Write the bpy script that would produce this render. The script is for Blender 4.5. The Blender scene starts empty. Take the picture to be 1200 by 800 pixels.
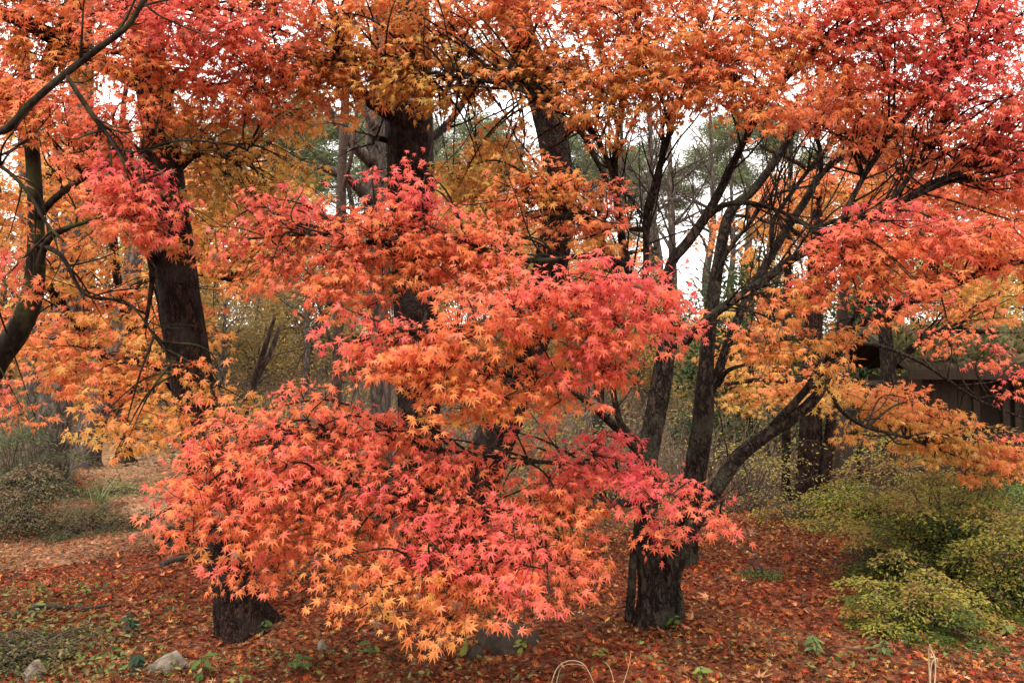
import bpy, bmesh, math
import numpy as np

rng = np.random.default_rng(11)
SC = bpy.context.scene
COL = SC.collection
R = math.radians

# ------------------------------------------------------------------ camera, sky, sun, exposure
PITCH = R(2.46)
CAMZ = 1.6
F = 1200 * 28.0 / 36.0
cam_d = bpy.data.cameras.new("camera")
cam_d.lens = 28.0
cam_d.sensor_width = 36.0
cam_d.clip_start = 0.05
cam_d.clip_end = 2000
cam = bpy.data.objects.new("camera", cam_d)
cam.location = (0, 0, CAMZ)
cam.rotation_euler = (math.pi / 2 + PITCH, 0, 0)
COL.objects.link(cam)
SC.camera = cam

SUN_EL, SUN_AZ = 52.0, 205.0          # azimuth clockwise from +Y; behind the camera, a little to the left
W = bpy.data.worlds.new("World")
SC.world = W
W.use_nodes = True
wn = W.node_tree
bg = wn.nodes["Background"]
sky = wn.nodes.new("ShaderNodeTexSky")
sky.sky_type = 'NISHITA'
sky.sun_disc = False
sky.sun_elevation = R(SUN_EL)
sky.sun_rotation = R(SUN_AZ)
sky.dust_density = 3.0
mixw = wn.nodes.new("ShaderNodeMixRGB")   # thin bright cloud over the whole sky
mixw.inputs[0].default_value = 0.9
mixw.inputs[2].default_value = (10.7, 10.0, 9.5, 1)
wn.links.new(sky.outputs[0], mixw.inputs[1])
wn.links.new(mixw.outputs[0], bg.inputs[0])
bg.inputs[1].default_value = 0.12

sun_d = bpy.data.lights.new("sun", 'SUN')
sun_d.energy = 1.5
sun_d.angle = R(14)
sun_d.color = (1.0, 0.95, 0.88)
sun = bpy.data.objects.new("sun", sun_d)
sun.rotation_euler = (R(90 - SUN_EL), 0, R(180 - SUN_AZ))
COL.objects.link(sun)

SC.view_settings.view_transform = 'Standard'
SC.view_settings.look = 'None'
SC.view_settings.gamma = 1.0
SC.view_settings.use_curve_mapping = False
SC.view_settings.exposure = 1.4
SC.cycles.max_bounces = 14
SC.cycles.diffuse_bounces = 10
SC.cycles.transmission_bounces = 10
SC.cycles.transparent_max_bounces = 8


# ------------------------------------------------------------------ maths helpers
CP, SP = math.cos(PITCH), math.sin(PITCH)


def P(px, py, d):
    """point seen at pixel (px, py) of the 1200x800 photo, d metres in front of the camera"""
    px = np.asarray(px, float); py = np.asarray(py, float); d = np.asarray(d, float)
    u = (px - 600) / F * d
    v = (400 - py) / F * d
    return np.stack([u, d * CP - v * SP, CAMZ + d * SP + v * CP], -1)


def sstep(a, b, x):
    t = np.clip((x - a) / (b - a), 0, 1)
    return t * t * (3 - 2 * t)


def H(x, y):
    """height of the ground"""
    x = np.asarray(x, float); y = np.asarray(y, float)
    h = 0.05 * np.sin(1.3 * x + 0.6 * y) * np.sin(0.9 * y + 0.7) + 0.03 * np.sin(2.9 * x - 1.7 * y + 1.0)
    h += 0.012 * np.sin(7.1 * x + 2.3 * y) + 0.012 * np.sin(6.3 * y - 3.1 * x + 2)
    h += 0.12 * np.exp(-((x - 3.2) ** 2 / 6 + (y - 8.4) ** 2 / 2.5))        # low crest on the right
    h -= 0.55 * np.exp(-((x - 6.2) ** 2 / 9 + (y - 13.0) ** 2 / 8))       # dip where the shed stands
    hill = np.where(y > 15, 0.0, 0.0)
    t = np.clip(y - 14, 0, 34)
    hill = 0.14 * t * sstep(0, 8, t) * (1 + 0.12 * np.sin(0.21 * x + 0.6) + 0.08 * np.sin(0.13 * y + 0.35 * x))
    return h + hill * sstep(-16, -3, x + 0.5 * y) + 0.4 * hill * (1 - sstep(-16, -3, x + 0.5 * y))


def G(px, py):
    """where the line of sight through a pixel meets the ground"""
    d = 2.0
    for _ in range(4000):
        p = P(px, py, d)
        if p[2] <= H(p[0], p[1]):
            break
        d += 0.01
    return p


def wob(p, s=1.0, seed=0.0):
    """smooth 3-D noise in about -1..1"""
    x, y, z = p[..., 0] * s + seed, p[..., 1] * s + seed * 1.7, p[..., 2] * s - seed
    return (np.sin(1.7 * x + 2.1 * np.sin(1.3 * y + 0.5)) + np.sin(2.3 * y + 1.9 * np.sin(1.1 * z)) + np.sin(2.9 * z + 1.7 * np.sin(1.9 * x + 1))) / 3


def nrm(v):
    return v / np.maximum(np.linalg.norm(v, axis=-1, keepdims=True), 1e-9)


def smooth(pts, n=6):
    """Catmull-Rom through the rows of pts (extra columns such as the radius go along)"""
    p = np.asarray(pts, float)
    if len(p) < 3:
        t = np.linspace(0, 1, n + 1)[:, None]
        return p[0] * (1 - t) + p[1] * t
    q = np.vstack([2 * p[0] - p[1], p, 2 * p[-1] - p[-2]])
    out = []
    for i in range(len(p) - 1):
        a, b, c, d = q[i], q[i + 1], q[i + 2], q[i + 3]
        for t in np.linspace(0, 1, n, endpoint=False):
            out.append(0.5 * (2 * b + (c - a) * t + (2 * a - 5 * b + 4 * c - d) * t * t + (3 * b - a - 3 * c + d) * t ** 3))
    out.append(p[-1])
    return np.array(out)


# ------------------------------------------------------------------ mesh building
class MB:
    def __init__(s):
        s.v, s.f3, s.f4, s.c, s.n = [], [], [], [], 0

    def add(s, V, F3=None, F4=None, C=None):
        V = np.asarray(V, float)
        if F3 is not None and len(F3): s.f3.append(np.asarray(F3) + s.n)
        if F4 is not None and len(F4): s.f4.append(np.asarray(F4) + s.n)
        s.v.append(V)
        s.c.append(np.ones((len(V), 3)) * 0.5 if C is None else np.broadcast_to(C, (len(V), 3)))
        s.n += len(V)
        return s

    def tube(s, pts, sides=8, rough=0.0, seed=0.0, C=None, cap=True, lobes=None):
        p = np.asarray(pts, float)
        X, r = p[:, :3], p[:, 3]
        T = nrm(np.gradient(X, axis=0))
        ref = np.array([0, 1.0, 0.2]) if abs(T[0, 2]) > 0.6 else np.array([0, 0, 1.0])
        A = nrm(np.cross(T, ref)); B = np.cross(T, A)
        a = np.linspace(0, 2 * math.pi, sides, endpoint=False)
        rr = r[:, None] * np.ones((1, sides))
        if rough:
            rr = rr * (1 + rough * (np.sin(3 * a + seed) * np.sin(X[:, 2:3] * 2.1 + seed) + 0.6 * np.sin(5 * a + 2 * seed + X[:, 2:3] * 3.3)
                       + 0.5 * np.sin(2 * a - X[:, 2:3] * 1.4 + seed)))
        if lobes:
            e = np.exp(-np.clip(X[:, 2:3] - lobes[0] + .03, 0, 9) / .11)
            rr = rr * (1 + lobes[1] * e * (np.sin(3 * a + seed) + .7 * np.sin(5 * a + 2.3 * seed) + .5 * np.sin(2 * a + 4 * seed) + .7))
            if sides >= 30:
                rr = rr * (1 + .02 * np.sin(9 * a + 5 * np.sin(X[:, 2:3] * 3) + seed) + rng.normal(0, .012, rr.shape))
        V = X[:, None] + rr[..., None] * (np.cos(a)[None, :, None] * A[:, None] + np.sin(a)[None, :, None] * B[:, None])
        n = len(p)
        i = np.arange(n - 1)[:, None] * sides; j = np.arange(sides)[None]; k = (j + 1) % sides
        Fq = np.stack([i + j, i + k, i + sides + k, i + sides + j], -1).reshape(-1, 4)
        V = V.reshape(-1, 3)
        F3 = None
        if cap:
            V = np.vstack([V, X[-1:], X[:1]])
            e = (n - 1) * sides
            jj = np.arange(sides); kk = (jj + 1) % sides
            F3 = np.vstack([np.stack([e + jj, e + kk, np.full(sides, n * sides)], -1), np.stack([kk, jj, np.full(sides, n * sides + 1)], -1)])
        return s.add(V, F3, Fq, C)

    def box(s, lo, hi, C=None):
        x0, y0, z0 = lo; x1, y1, z1 = hi
        V = [(x0, y0, z0), (x1, y0, z0), (x1, y1, z0), (x0, y1, z0), (x0, y0, z1), (x1, y0, z1), (x1, y1, z1), (x0, y1, z1)]
        return s.add(V, None, [(3, 2, 1, 0), (4, 5, 6, 7), (0, 1, 5, 4), (1, 2, 6, 5), (2, 3, 7, 6), (3, 0, 4, 7)], C)

    def mesh(s, name, off=(0, 0, 0), shade=False):
        V = np.vstack(s.v) - np.asarray(off, float)
        m = bpy.data.meshes.new(name)
        f3 = np.vstack(s.f3) if s.f3 else np.zeros((0, 3), int)
        f4 = np.vstack(s.f4) if s.f4 else np.zeros((0, 4), int)
        m.vertices.add(len(V)); m.vertices.foreach_set("co", V.astype(np.float32).ravel())
        loops = np.concatenate([f3.ravel(), f4.ravel()]).astype(np.int32)
        m.loops.add(len(loops)); m.loops.foreach_set("vertex_index", loops)
        tot = np.concatenate([np.full(len(f3), 3), np.full(len(f4), 4)]).astype(np.int32)
        m.polygons.add(len(tot))
        m.polygons.foreach_set("loop_start", np.concatenate([[0], np.cumsum(tot)[:-1]]).astype(np.int32))
        m.polygons.foreach_set("use_smooth", np.full(len(tot), shade))
        m.update(calc_edges=True)
        C = np.ones((len(V), 4), np.float32); C[:, :3] = np.vstack(s.c)
        at = m.color_attributes.new("Col", 'FLOAT_COLOR', 'POINT')
        at.data.foreach_set("color", C.ravel())
        m.validate()
        return m

    def build(s, name, mat, parent=None, shade=False, off=None):
        """link as ONE object; a child keeps its parent chain's origin"""
        if off is None:
            off = (0, 0, 0)
            q = parent
            while q is not None:
                off = np.asarray(off, float) + np.array(q.location); q = q.parent
        o = bpy.data.objects.new(name, s.mesh(name, off, shade))
        o.data.materials.append(mat)
        COL.objects.link(o)
        if parent is not None: o.parent = parent
        return o


def tag(o, label=None, cat=None, group=None, kind=None):
    if label: o["label"] = label
    if cat: o["category"] = cat
    if group: o["group"] = group
    if kind: o["kind"] = kind
    return o


def thing(name, label, cat, loc, group=None):
    o = bpy.data.objects.new(name, None)
    o.location = tuple(float(c) for c in loc)
    o.empty_display_size = 0.2
    COL.objects.link(o)
    return tag(o, label, cat, group)


def copy_thing(root, loc, rz, sc, label=None):
    r = root.copy(); COL.objects.link(r)
    r.location = tuple(float(c) for c in loc); r.rotation_euler = (0, 0, rz); r.scale = (sc, sc, sc)
    if label: r["label"] = label
    for ch in root.children:
        c = ch.copy(); COL.objects.link(c); c.parent = r
        for g in ch.children:
            d = g.copy(); COL.objects.link(d); d.parent = c
    return r


# ------------------------------------------------------------------ materials
def new_mat(name):
    m = bpy.data.materials.new(name); m.use_nodes = True
    return m, m.node_tree, m.node_tree.nodes["Principled BSDF"]


def leaf_mat(name, trans=0.35, rough=0.5, spec=0.35):
    m, t, b = new_mat(name)
    at = t.nodes.new("ShaderNodeAttribute"); at.attribute_name = "Col"
    tx = t.nodes.new("ShaderNodeTexNoise"); tx.inputs["Scale"].default_value = 60; tx.inputs["Detail"].default_value = 3
    hs = t.nodes.new("ShaderNodeHueSaturation")
    mr = t.nodes.new("ShaderNodeMapRange"); mr.inputs[1].default_value = 0.3; mr.inputs[2].default_value = 0.7
    mr.inputs[3].default_value = 0.8; mr.inputs[4].default_value = 1.15
    t.links.new(tx.outputs[0], mr.inputs[0]); t.links.new(mr.outputs[0], hs.inputs["Value"])
    t.links.new(at.outputs["Color"], hs.inputs["Color"])
    t.links.new(hs.outputs[0], b.inputs["Base Color"])
    b.inputs["Roughness"].default_value = rough
    b.inputs["Specular IOR Level"].default_value = spec
    tr = t.nodes.new("ShaderNodeBsdfTranslucent"); t.links.new(hs.outputs[0], tr.inputs[0])
    mx = t.nodes.new("ShaderNodeMixShader"); mx.inputs[0].default_value = trans
    t.links.new(b.outputs[0], mx.inputs[1]); t.links.new(tr.outputs[0], mx.inputs[2])
    t.links.new(mx.outputs[0], t.nodes["Material Output"].inputs[0])
    return m


def bark_mat(name, c1, c2, moss=None, scale=14.0, bump=0.6, stretch=0.35):
    m, t, b = new_mat(name)
    tc = t.nodes.new("ShaderNodeTexCoord"); mp = t.nodes.new("ShaderNodeMapping")
    mp.inputs["Scale"].default_value = (1, 1, stretch)
    t.links.new(tc.outputs["Object"], mp.inputs[0])
    v = t.nodes.new("ShaderNodeTexVoronoi"); v.feature = 'DISTANCE_TO_EDGE'; v.inputs["Scale"].default_value = scale
    n = t.nodes.new("ShaderNodeTexNoise"); n.inputs["Scale"].default_value = scale * 2.2; n.inputs["Detail"].default_value = 8
    wv = t.nodes.new("ShaderNodeVectorMath"); wv.operation = 'MULTIPLY_ADD'
    t.links.new(mp.outputs[0], n.inputs["Vector"])
    wv.inputs[1].default_value = (0.1, 0.1, 0.1)
    t.links.new(n.outputs["Color"], wv.inputs[0]); t.links.new(mp.outputs[0], wv.inputs[2])
    t.links.new(wv.outputs[0], v.inputs["Vector"])
    r = t.nodes.new("ShaderNodeValToRGB"); r.color_ramp.elements[0].color = (*c1, 1); r.color_ramp.elements[1].color = (*c2, 1)
    r.color_ramp.elements[0].position = 0.02; r.color_ramp.elements[1].position = 0.3
    t.links.new(v.outputs["Distance"], r.inputs[0])
    mx = t.nodes.new("ShaderNodeMixRGB"); mx.blend_type = 'MULTIPLY'; mx.inputs[0].default_value = 0.75
    r2 = t.nodes.new("ShaderNodeValToRGB"); r2.color_ramp.elements[0].color = (.45, .42, .4, 1); r2.color_ramp.elements[1].color = (1.25, 1.2, 1.15, 1)
    r2.color_ramp.elements[0].position = 0.32; r2.color_ramp.elements[1].position = 0.68
    t.links.new(n.outputs[0], r2.inputs[0]); t.links.new(r.outputs[0], mx.inputs[1]); t.links.new(r2.outputs[0], mx.inputs[2])
    last = mx.outputs[0]
    if moss:
        n2 = t.nodes.new("ShaderNodeTexNoise"); n2.inputs["Scale"].default_value = 5; n2.inputs["Detail"].default_value = 6
        r3 = t.nodes.new("ShaderNodeValToRGB"); r3.color_ramp.elements[0].position = 0.5; r3.color_ramp.elements[1].position = 0.66
        t.links.new(tc.outputs["Object"], n2.inputs["Vector"]); t.links.new(n2.outputs[0], r3.inputs[0])
        m2 = t.nodes.new("ShaderNodeMixRGB"); m2.inputs[2].default_value = (*moss, 1)
        t.links.new(r3.outputs[0], m2.inputs[0]); t.links.new(last, m2.inputs[1]); last = m2.outputs[0]
    t.links.new(last, b.inputs["Base Color"])
    b.inputs["Roughness"].default_value = 0.85; b.inputs["Specular IOR Level"].default_value = 0.08
    bp = t.nodes.new("ShaderNodeBump"); bp.inputs["Strength"].default_value = bump; bp.inputs["Distance"].default_value = 0.035
    ad = t.nodes.new("ShaderNodeMath"); ad.operation = 'MULTIPLY_ADD'; ad.inputs[1].default_value = 2.0
    t.links.new(v.outputs["Distance"], ad.inputs[0]); t.links.new(n.outputs[0], ad.inputs[2])
    t.links.new(ad.outputs[0], bp.inputs["Height"]); t.links.new(bp.outputs[0], b.inputs["Normal"])
    return m


def ground_mat(name, cols, scale, bump=0.8, far=None):
    m, t, b = new_mat(name)
    tc = t.nodes.new("ShaderNodeTexCoord")
    v = t.nodes.new("ShaderNodeTexVoronoi"); v.inputs["Scale"].default_value = scale
    n = t.nodes.new("ShaderNodeTexNoise"); n.inputs["Scale"].default_value = 1.3; n.inputs["Detail"].default_value = 9
    n3 = t.nodes.new("ShaderNodeTexNoise"); n3.inputs["Scale"].default_value = scale * 1.5; n3.inputs["Detail"].default_value = 5
    for q in (v, n, n3): t.links.new(tc.outputs["Object"], q.inputs["Vector"])
    r = t.nodes.new("ShaderNodeValToRGB")
    el = r.color_ramp.elements
    while len(el) < len(cols): el.new(0.5)
    for i, c in enumerate(cols):
        el[i].position = i / (len(cols) - 1); el[i].color = (*c, 1)
    sep = t.nodes.new("ShaderNodeSeparateColor"); t.links.new(v.outputs["Color"], sep.inputs[0])
    t.links.new(sep.outputs[0], r.inputs[0])
    mx = t.nodes.new("ShaderNodeMixRGB"); mx.blend_type = 'MULTIPLY'; mx.inputs[0].default_value = 0.7
    r2 = t.nodes.new("ShaderNodeValToRGB"); r2.color_ramp.elements[0].color = (.4, .38, .38, 1); r2.color_ramp.elements[1].color = (1.3, 1.25, 1.2, 1)
    r2.color_ramp.elements[0].position = .35; r2.color_ramp.elements[1].position = .65
    t.links.new(n.outputs[0], r2.inputs[0]); t.links.new(r.outputs[0], mx.inputs[1]); t.links.new(r2.outputs[0], mx.inputs[2])
    last = mx.outputs[0]
    if far is not None:                                   # dry grass and brush litter take over up the slope
        sx = t.nodes.new("ShaderNodeSeparateXYZ"); t.links.new(tc.outputs["Object"], sx.inputs[0])
        mr = t.nodes.new("ShaderNodeMapRange"); mr.inputs[1].default_value = 11; mr.inputs[2].default_value = 16
        t.links.new(sx.outputs[1], mr.inputs[0])
        fr = t.nodes.new("ShaderNodeValToRGB"); fr.color_ramp.elements[0].color = (*far[0], 1); fr.color_ramp.elements[1].color = (*far[1], 1)
        fr.color_ramp.elements[0].position = .35; fr.color_ramp.elements[1].position = .65
        t.links.new(n.outputs[0], fr.inputs[0])
        m3 = t.nodes.new("ShaderNodeMixRGB"); t.links.new(mr.outputs[0], m3.inputs[0]); t.links.new(last, m3.inputs[1]); t.links.new(fr.outputs[0], m3.inputs[2])
        last = m3.outputs[0]
    t.links.new(last, b.inputs["Base Color"])
    b.inputs["Roughness"].default_value = 0.9; b.inputs["Specular IOR Level"].default_value = 0.05
    bp = t.nodes.new("ShaderNodeBump"); bp.inputs["Strength"].default_value = bump; bp.inputs["Distance"].default_value = 0.03
    ad = t.nodes.new("ShaderNodeMath"); ad.operation = 'ADD'
    t.links.new(v.outputs["Distance"], ad.inputs[0]); t.links.new(n3.outputs[0], ad.inputs[1])
    t.links.new(ad.outputs[0], bp.inputs["Height"]); t.links.new(bp.outputs[0], b.inputs["Normal"])
    return m


def plain_mat(name, c1, c2, scale=8.0, rough=0.85, bump=0.3, stretch=(1, 1, 1)):
    m, t, b = new_mat(name)
    tc = t.nodes.new("ShaderNodeTexCoord"); mp = t.nodes.new("ShaderNodeMapping"); mp.inputs["Scale"].default_value = stretch
    t.links.new(tc.outputs["Object"], mp.inputs[0])
    n = t.nodes.new("ShaderNodeTexNoise"); n.inputs["Scale"].default_value = scale; n.inputs["Detail"].default_value = 9; n.inputs["Roughness"].default_value = 0.65
    t.links.new(mp.outputs[0], n.inputs["Vector"])
    r = t.nodes.new("ShaderNodeValToRGB"); r.color_ramp.elements[0].color = (*c1, 1); r.color_ramp.elements[1].color = (*c2, 1)
    r.color_ramp.elements[0].position = .32; r.color_ramp.elements[1].position = .68
    t.links.new(n.outputs[0], r.inputs[0]); t.links.new(r.outputs[0], b.inputs["Base Color"])
    b.inputs["Roughness"].default_value = rough; b.inputs["Specular IOR Level"].default_value = 0.08
    bp = t.nodes.new("ShaderNodeBump"); bp.inputs["Strength"].default_value = bump; bp.inputs["Distance"].default_value = 0.02
    t.links.new(n.outputs[0], bp.inputs["Height"]); t.links.new(bp.outputs[0], b.inputs["Normal"])
    return m


M = dict(
    leaf=leaf_mat("maple_leaf", 0.55, 0.45, 0.32),
    green=leaf_mat("green_leaf", 0.3, 0.6, 0.12),
    litter=leaf_mat("dead_leaf", 0.1, 0.75, 0.08),
    twig=plain_mat("twig", (.035, .024, .02), (.10, .07, .055), 30),
    greytwig=plain_mat("grey_twig", (.06, .042, .03), (.17, .125, .09), 20),
    maple=bark_mat("maple_bark", (.009, .0065, .0055), (.066, .047, .037), moss=(.05, .048, .031), scale=18, bump=1.0, stretch=.4),
    pine=bark_mat("pine_bark", (.007, .004, .0035), (.062, .031, .023), moss=(.045, .034, .028), scale=20, bump=1.0, stretch=.4),
    mossy=bark_mat("mossy_bark", (.012, .009, .007), (.034, .026, .019), moss=(.036, .04, .014), scale=10, bump=.4),
    grey=bark_mat("grey_bark", (.04, .031, .026), (.12, .095, .08), scale=12, bump=.5),
    rock=plain_mat("rock", (.07, .052, .036), (.27, .225, .18), 16, .85, .8),
    darkrock=plain_mat("dark_rock", (.016, .012, .009), (.062, .048, .036), 9, .8, .6),
    straw=plain_mat("straw", (.25, .19, .11), (.45, .36, .23), 14, .7, .1),
    board=plain_mat("shaded_weathered_board", (.02, .014, .010), (.058, .042, .030), 14, .8, .35, (9, 9, .7)),  # board brown darkened to carry the shadow on the shed wall
    darkwood=plain_mat("dark_wood", (.02, .014, .012), (.055, .04, .03), 14, .8, .3, (6, 6, .8)),
    thatch=plain_mat("mossy_roof", (.03, .027, .018), (.085, .07, .045), 20, .9, .8),
)

# ------------------------------------------------------------------ leaves
_ang = np.radians([-128, -104, -80, -60, -41, -20, 0, 20, 41, 60, 80, 104, 128, 180])
_len = np.array([.45, .25, .76, .32, .96, .35, 1.04, .35, .96, .32, .76, .25, .45, .06])
STAR = np.vstack([[0, .08], np.stack([np.sin(_ang) * _len, np.cos(_ang) * _len], -1)])
STAR_F = np.array([(0, i, i % 14 + 1) for i in range(1, 15)])
_a5 = np.radians([-85, -60, -42, -20, 0, 20, 42, 60, 85, 180])
_l5 = np.array([.75, .36, .93, .42, 1, .42, .93, .36, .75, .14])
STAR5 = np.vstack([[0, .1], np.stack([np.sin(_a5) * _l5, np.cos(_a5) * _l5], -1)])
STAR5_F = np.array([(0, i, i % 10 + 1) for i in range(1, 11)])
OVAL = np.array([(0, 0), (.22, .35), (.2, .68), (0, 1), (-.2, .68), (-.22, .35)])
OVAL_F = np.array([(0, 1, 2), (0, 2, 3), (0, 3, 4), (0, 4, 5)])
NEED = np.array([(-.03, 0), (.03, 0), (.012, 1), (-.012, 1)])
NEED_F = np.array([(0, 1, 2), (0, 2, 3)])
SHAPES = {'needle': (NEED, NEED_F), 'star': (STAR, STAR_F), 'star5': (STAR5, STAR5_F), 'oval': (OVAL, OVAL_F)}


def add_leaves(mb, pos, tip, nor, size, col, shape='star', curl=(0.05, 0.55)):
    T, Fc = SHAPES[shape]
    n = len(pos)
    if n == 0: return
    v = nrm(tip)
    w = nrm(nor - (nor * v).sum(-1, keepdims=True) * v)
    u = np.cross(v, w)
    c = rng.uniform(curl[0], curl[1], n)[:, None]
    c = np.where(rng.uniform(size=(n, 1)) < .15, c + rng.uniform(.2, .7, (n, 1)), c)
    fold = rng.uniform(-0.1, 0.6, n)[:, None]
    r2 = (T ** 2).sum(-1)[None]
    z = -c * r2 + fold * np.abs(T[None, :, 0]) * 0.5 + rng.normal(0, .035, (n, len(T)))
    wid = rng.uniform(.82, 1.08, n)[:, None]
    V = pos[:, None] + size[:, None, None] * (T[None, :, 0:1] * wid[..., None] * u[:, None] + T[None, :, 1:2] * v[:, None] + z[..., None] * w[:, None])
    Fa = (Fc[None] + (np.arange(n) * len(T))[:, None, None]).reshape(-1, 3)
    cv = np.repeat(col[:, None], len(T), 1)
    if shape.startswith('star'):
        rr = np.sqrt(r2)[0][None, :, None] - .5
        cv = cv * (1 + rng.normal(0, .16, (n, 1, 1)) * rr) * (1 + rr * np.array([.0, -.35, -.1]) * rng.uniform(-.3, 1, (n, 1, 1)))
    mb.add(V.reshape(-1, 3), Fa, None, np.clip(cv, 0, .9).reshape(-1, 3))


PAL_T = np.array([0, .2, .4, .6, .8, 1.0, 1.2])
PAL = np.array([(.58, .055, .075), (.72, .120, .112), (.76, .165, .105), (.77, .210, .088), (.74, .262, .080), (.66, .32, .075), (.54, .36, .08)])


def hue(t):
    t = np.clip(t, 0, 1.2)
    return np.stack([np.interp(t, PAL_T, PAL[:, k]) for k in range(3)], -1)


def rotz(v, a):
    c, s = np.cos(a), np.sin(a)
    return np.stack([v[:, 0] * c - v[:, 1] * s, v[:, 0] * s + v[:, 1] * c, v[:, 2]], -1)


NODE_ANG = np.radians([0, 48, -48, 66, -66, 74, -74])
NODE_BACK = np.array([0, .012, .012, .058, .058, .115, .115])
COVK = 1.4
BIAS = np.array([0.0, -0.62, 0.78])


def maple_pad(leaves, twigs, limb, k0, pad):
    """one tier of maple foliage: twigs from the limb out to leaf sprays inside a flattened ellipsoid"""
    px, py, d, rx, ry, t0 = pad[:6]
    anchor = limb[max(2, k0 - 3), :3]
    o = dict(rd=0.3, cov=2.6, size=.040, shape='star', grad=.19)
    if len(pad) > 6: o.update(pad[6])
    c = P(px, py, d)
    ax, az, ay = rx / F * d, ry / F * d, o['rd']
    area = math.pi * ax * az
    n = max(3, int(COVK * o['cov'] * area / (0.62 * (o['size'] / .056) ** 2 * .0030) / 7))
    q = rng.normal(size=(n, 3)); q = nrm(q) * rng.uniform(0, 1, (n, 1)) ** 0.42
    pos = c + q * [ax, ay, az]
    step = .105 + .02 * rng.uniform()
    zq = pos[:, 2] + .04 * wob(pos * [1, 1, 0], 3, d)
    pos[:, 2] = np.round(zq / step) * step + rng.normal(0, .016, n) - .05 * wob(pos * [1, 1, 0], 2.2, d + 1)
    pos[:, 2] -= 0.22 * az * ((q[:, 0]) ** 2 + q[:, 1] ** 2) - 0.08 * az      # tiers droop at their rim
    lo = H(pos[:, 0], pos[:, 1]) + 0.06
    pos[:, 2] = np.maximum(pos[:, 2], lo)
    # boughs of the spray
    k = int(np.clip(n / 9, 2, 9))
    ends = pos[rng.choice(n, k, replace=False)]
    curves = []
    for e in ends:
        anchor = limb[int(np.clip(k0 + rng.integers(-11, 5), 2, len(limb) - 2)), :3]
        mid = (anchor + e) / 2 + np.array([0, 0, .10 * np.linalg.norm(e - anchor)]) + rng.normal(0, .05, 3)
        ln = np.linalg.norm(e - anchor)
        cv = smooth(np.vstack([np.r_[anchor, .0055 + .004 * ln], np.r_[mid, .0045 + .002 * ln], np.r_[e, .0016]]), 7)
        twigs.tube(cv, 5); curves.append(cv[4:, :3])
    cur = np.vstack(curves)
    dd = ((pos[:, None] - cur[None]) ** 2).sum(-1)
    near = cur[dd.argmin(1)]
    for a, b in zip(near, pos):
        m = (a + b) / 2 + rng.normal(0, .015, 3) + [0, 0, .02]
        twigs.tube(np.vstack([np.r_[a, .0021], np.r_[m, .0017], np.r_[b, .001]]), 3, cap=False)
    # leaves in opposite pairs near each twig's end
    dirs = (pos - near) * [1, 1, .4] + 0.35 * nrm((pos - anchor) * [1, 1, .2]) * np.linalg.norm(pos - near, axis=-1, keepdims=True) + rng.normal(0, .03, (n, 3)) * [1, 1, .3]
    dirs = nrm(dirs)
    J = 7
    D = np.repeat(dirs, J, 0); p0 = np.repeat(pos, J, 0); Q = np.repeat(q[:, 2], J)
    an = np.tile(NODE_ANG, n) + rng.normal(0, .3, n * J)
    ld = rotz(D, an)
    ld[:, 2] -= rng.uniform(0, 1, n * J) ** 1.4 * 1.3
    ld = nrm(ld)
    lp = p0 - D * np.tile(NODE_BACK, n)[:, None] + ld * rng.uniform(.012, .055, (n * J, 1)) + rng.normal(0, .018, (n * J, 3))
    nor = BIAS + rng.normal(0, .38, (n * J, 3)) + 0.25 * ld * [1, 1, 0]
    t = .21 + .90 * t0 - o['grad'] * Q + .17 * wob(p0, 2.6, t0 * 3) + np.repeat(rng.normal(0, .07, n), J) + rng.normal(0, .06, n * J)
    col = hue(t) * rng.uniform(.82, 1.1, (n * J, 1))
    keep = rng.uniform(size=n * J) < .86
    sz = o['size'] * rng.uniform(.48, 1.28, n * J)
    brown = rng.uniform(size=n * J) < .035
    col = np.where(brown[:, None], np.array([.2, .09, .05]), col)
    lp[:, 2] = np.maximum(lp[:, 2], H(lp[:, 0], lp[:, 1]) + .03)
    add_leaves(leaves, lp[keep], ld[keep], nor[keep], sz[keep], col[keep], o['shape'])


def px_path(pts, d0=None):
    """rows (px, py, depth, radius in pixels) -> world x, y, z, radius"""
    a = np.array(pts, float)
    return np.hstack([P(a[:, 0], a[:, 1], a[:, 2]), (a[:, 3] * a[:, 2] / F)[:, None]])


def side_twigs(mb, curve, n, length, t0=.25, r=.012, up=.35, depth=1, spread=.9, flat=.6):
    """bare side branches growing off a limb"""
    m = len(curve)
    T = nrm(np.gradient(curve[:, :3], axis=0))
    for _ in range(n):
        i = int(rng.uniform(t0, .98) * (m - 1))
        rr = min(r, curve[i, 3] * .6)
        dr = nrm(T[i] + spread * rng.normal(0, 1, 3) * [1, flat, 1] * .75 + [0, 0, up])
        L = length * rng.uniform(.45, 1.15)
        p = curve[i, :3].copy(); rows = [np.r_[p, rr]]
        for s in range(5):
            dr = nrm(dr + rng.normal(0, .16, 3) + [0, 0, .05])
            p = p + dr * L / 5
            rows.append(np.r_[p, rr * (1 - (s + 1) / 5.6)])
        cv = smooth(rows, 3)
        mb.tube(cv, 5)
        if depth > 0:
            side_twigs(mb, cv, 3, L * .5, .25, rr * .5, up * .6, depth - 1, spread, flat)


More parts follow.
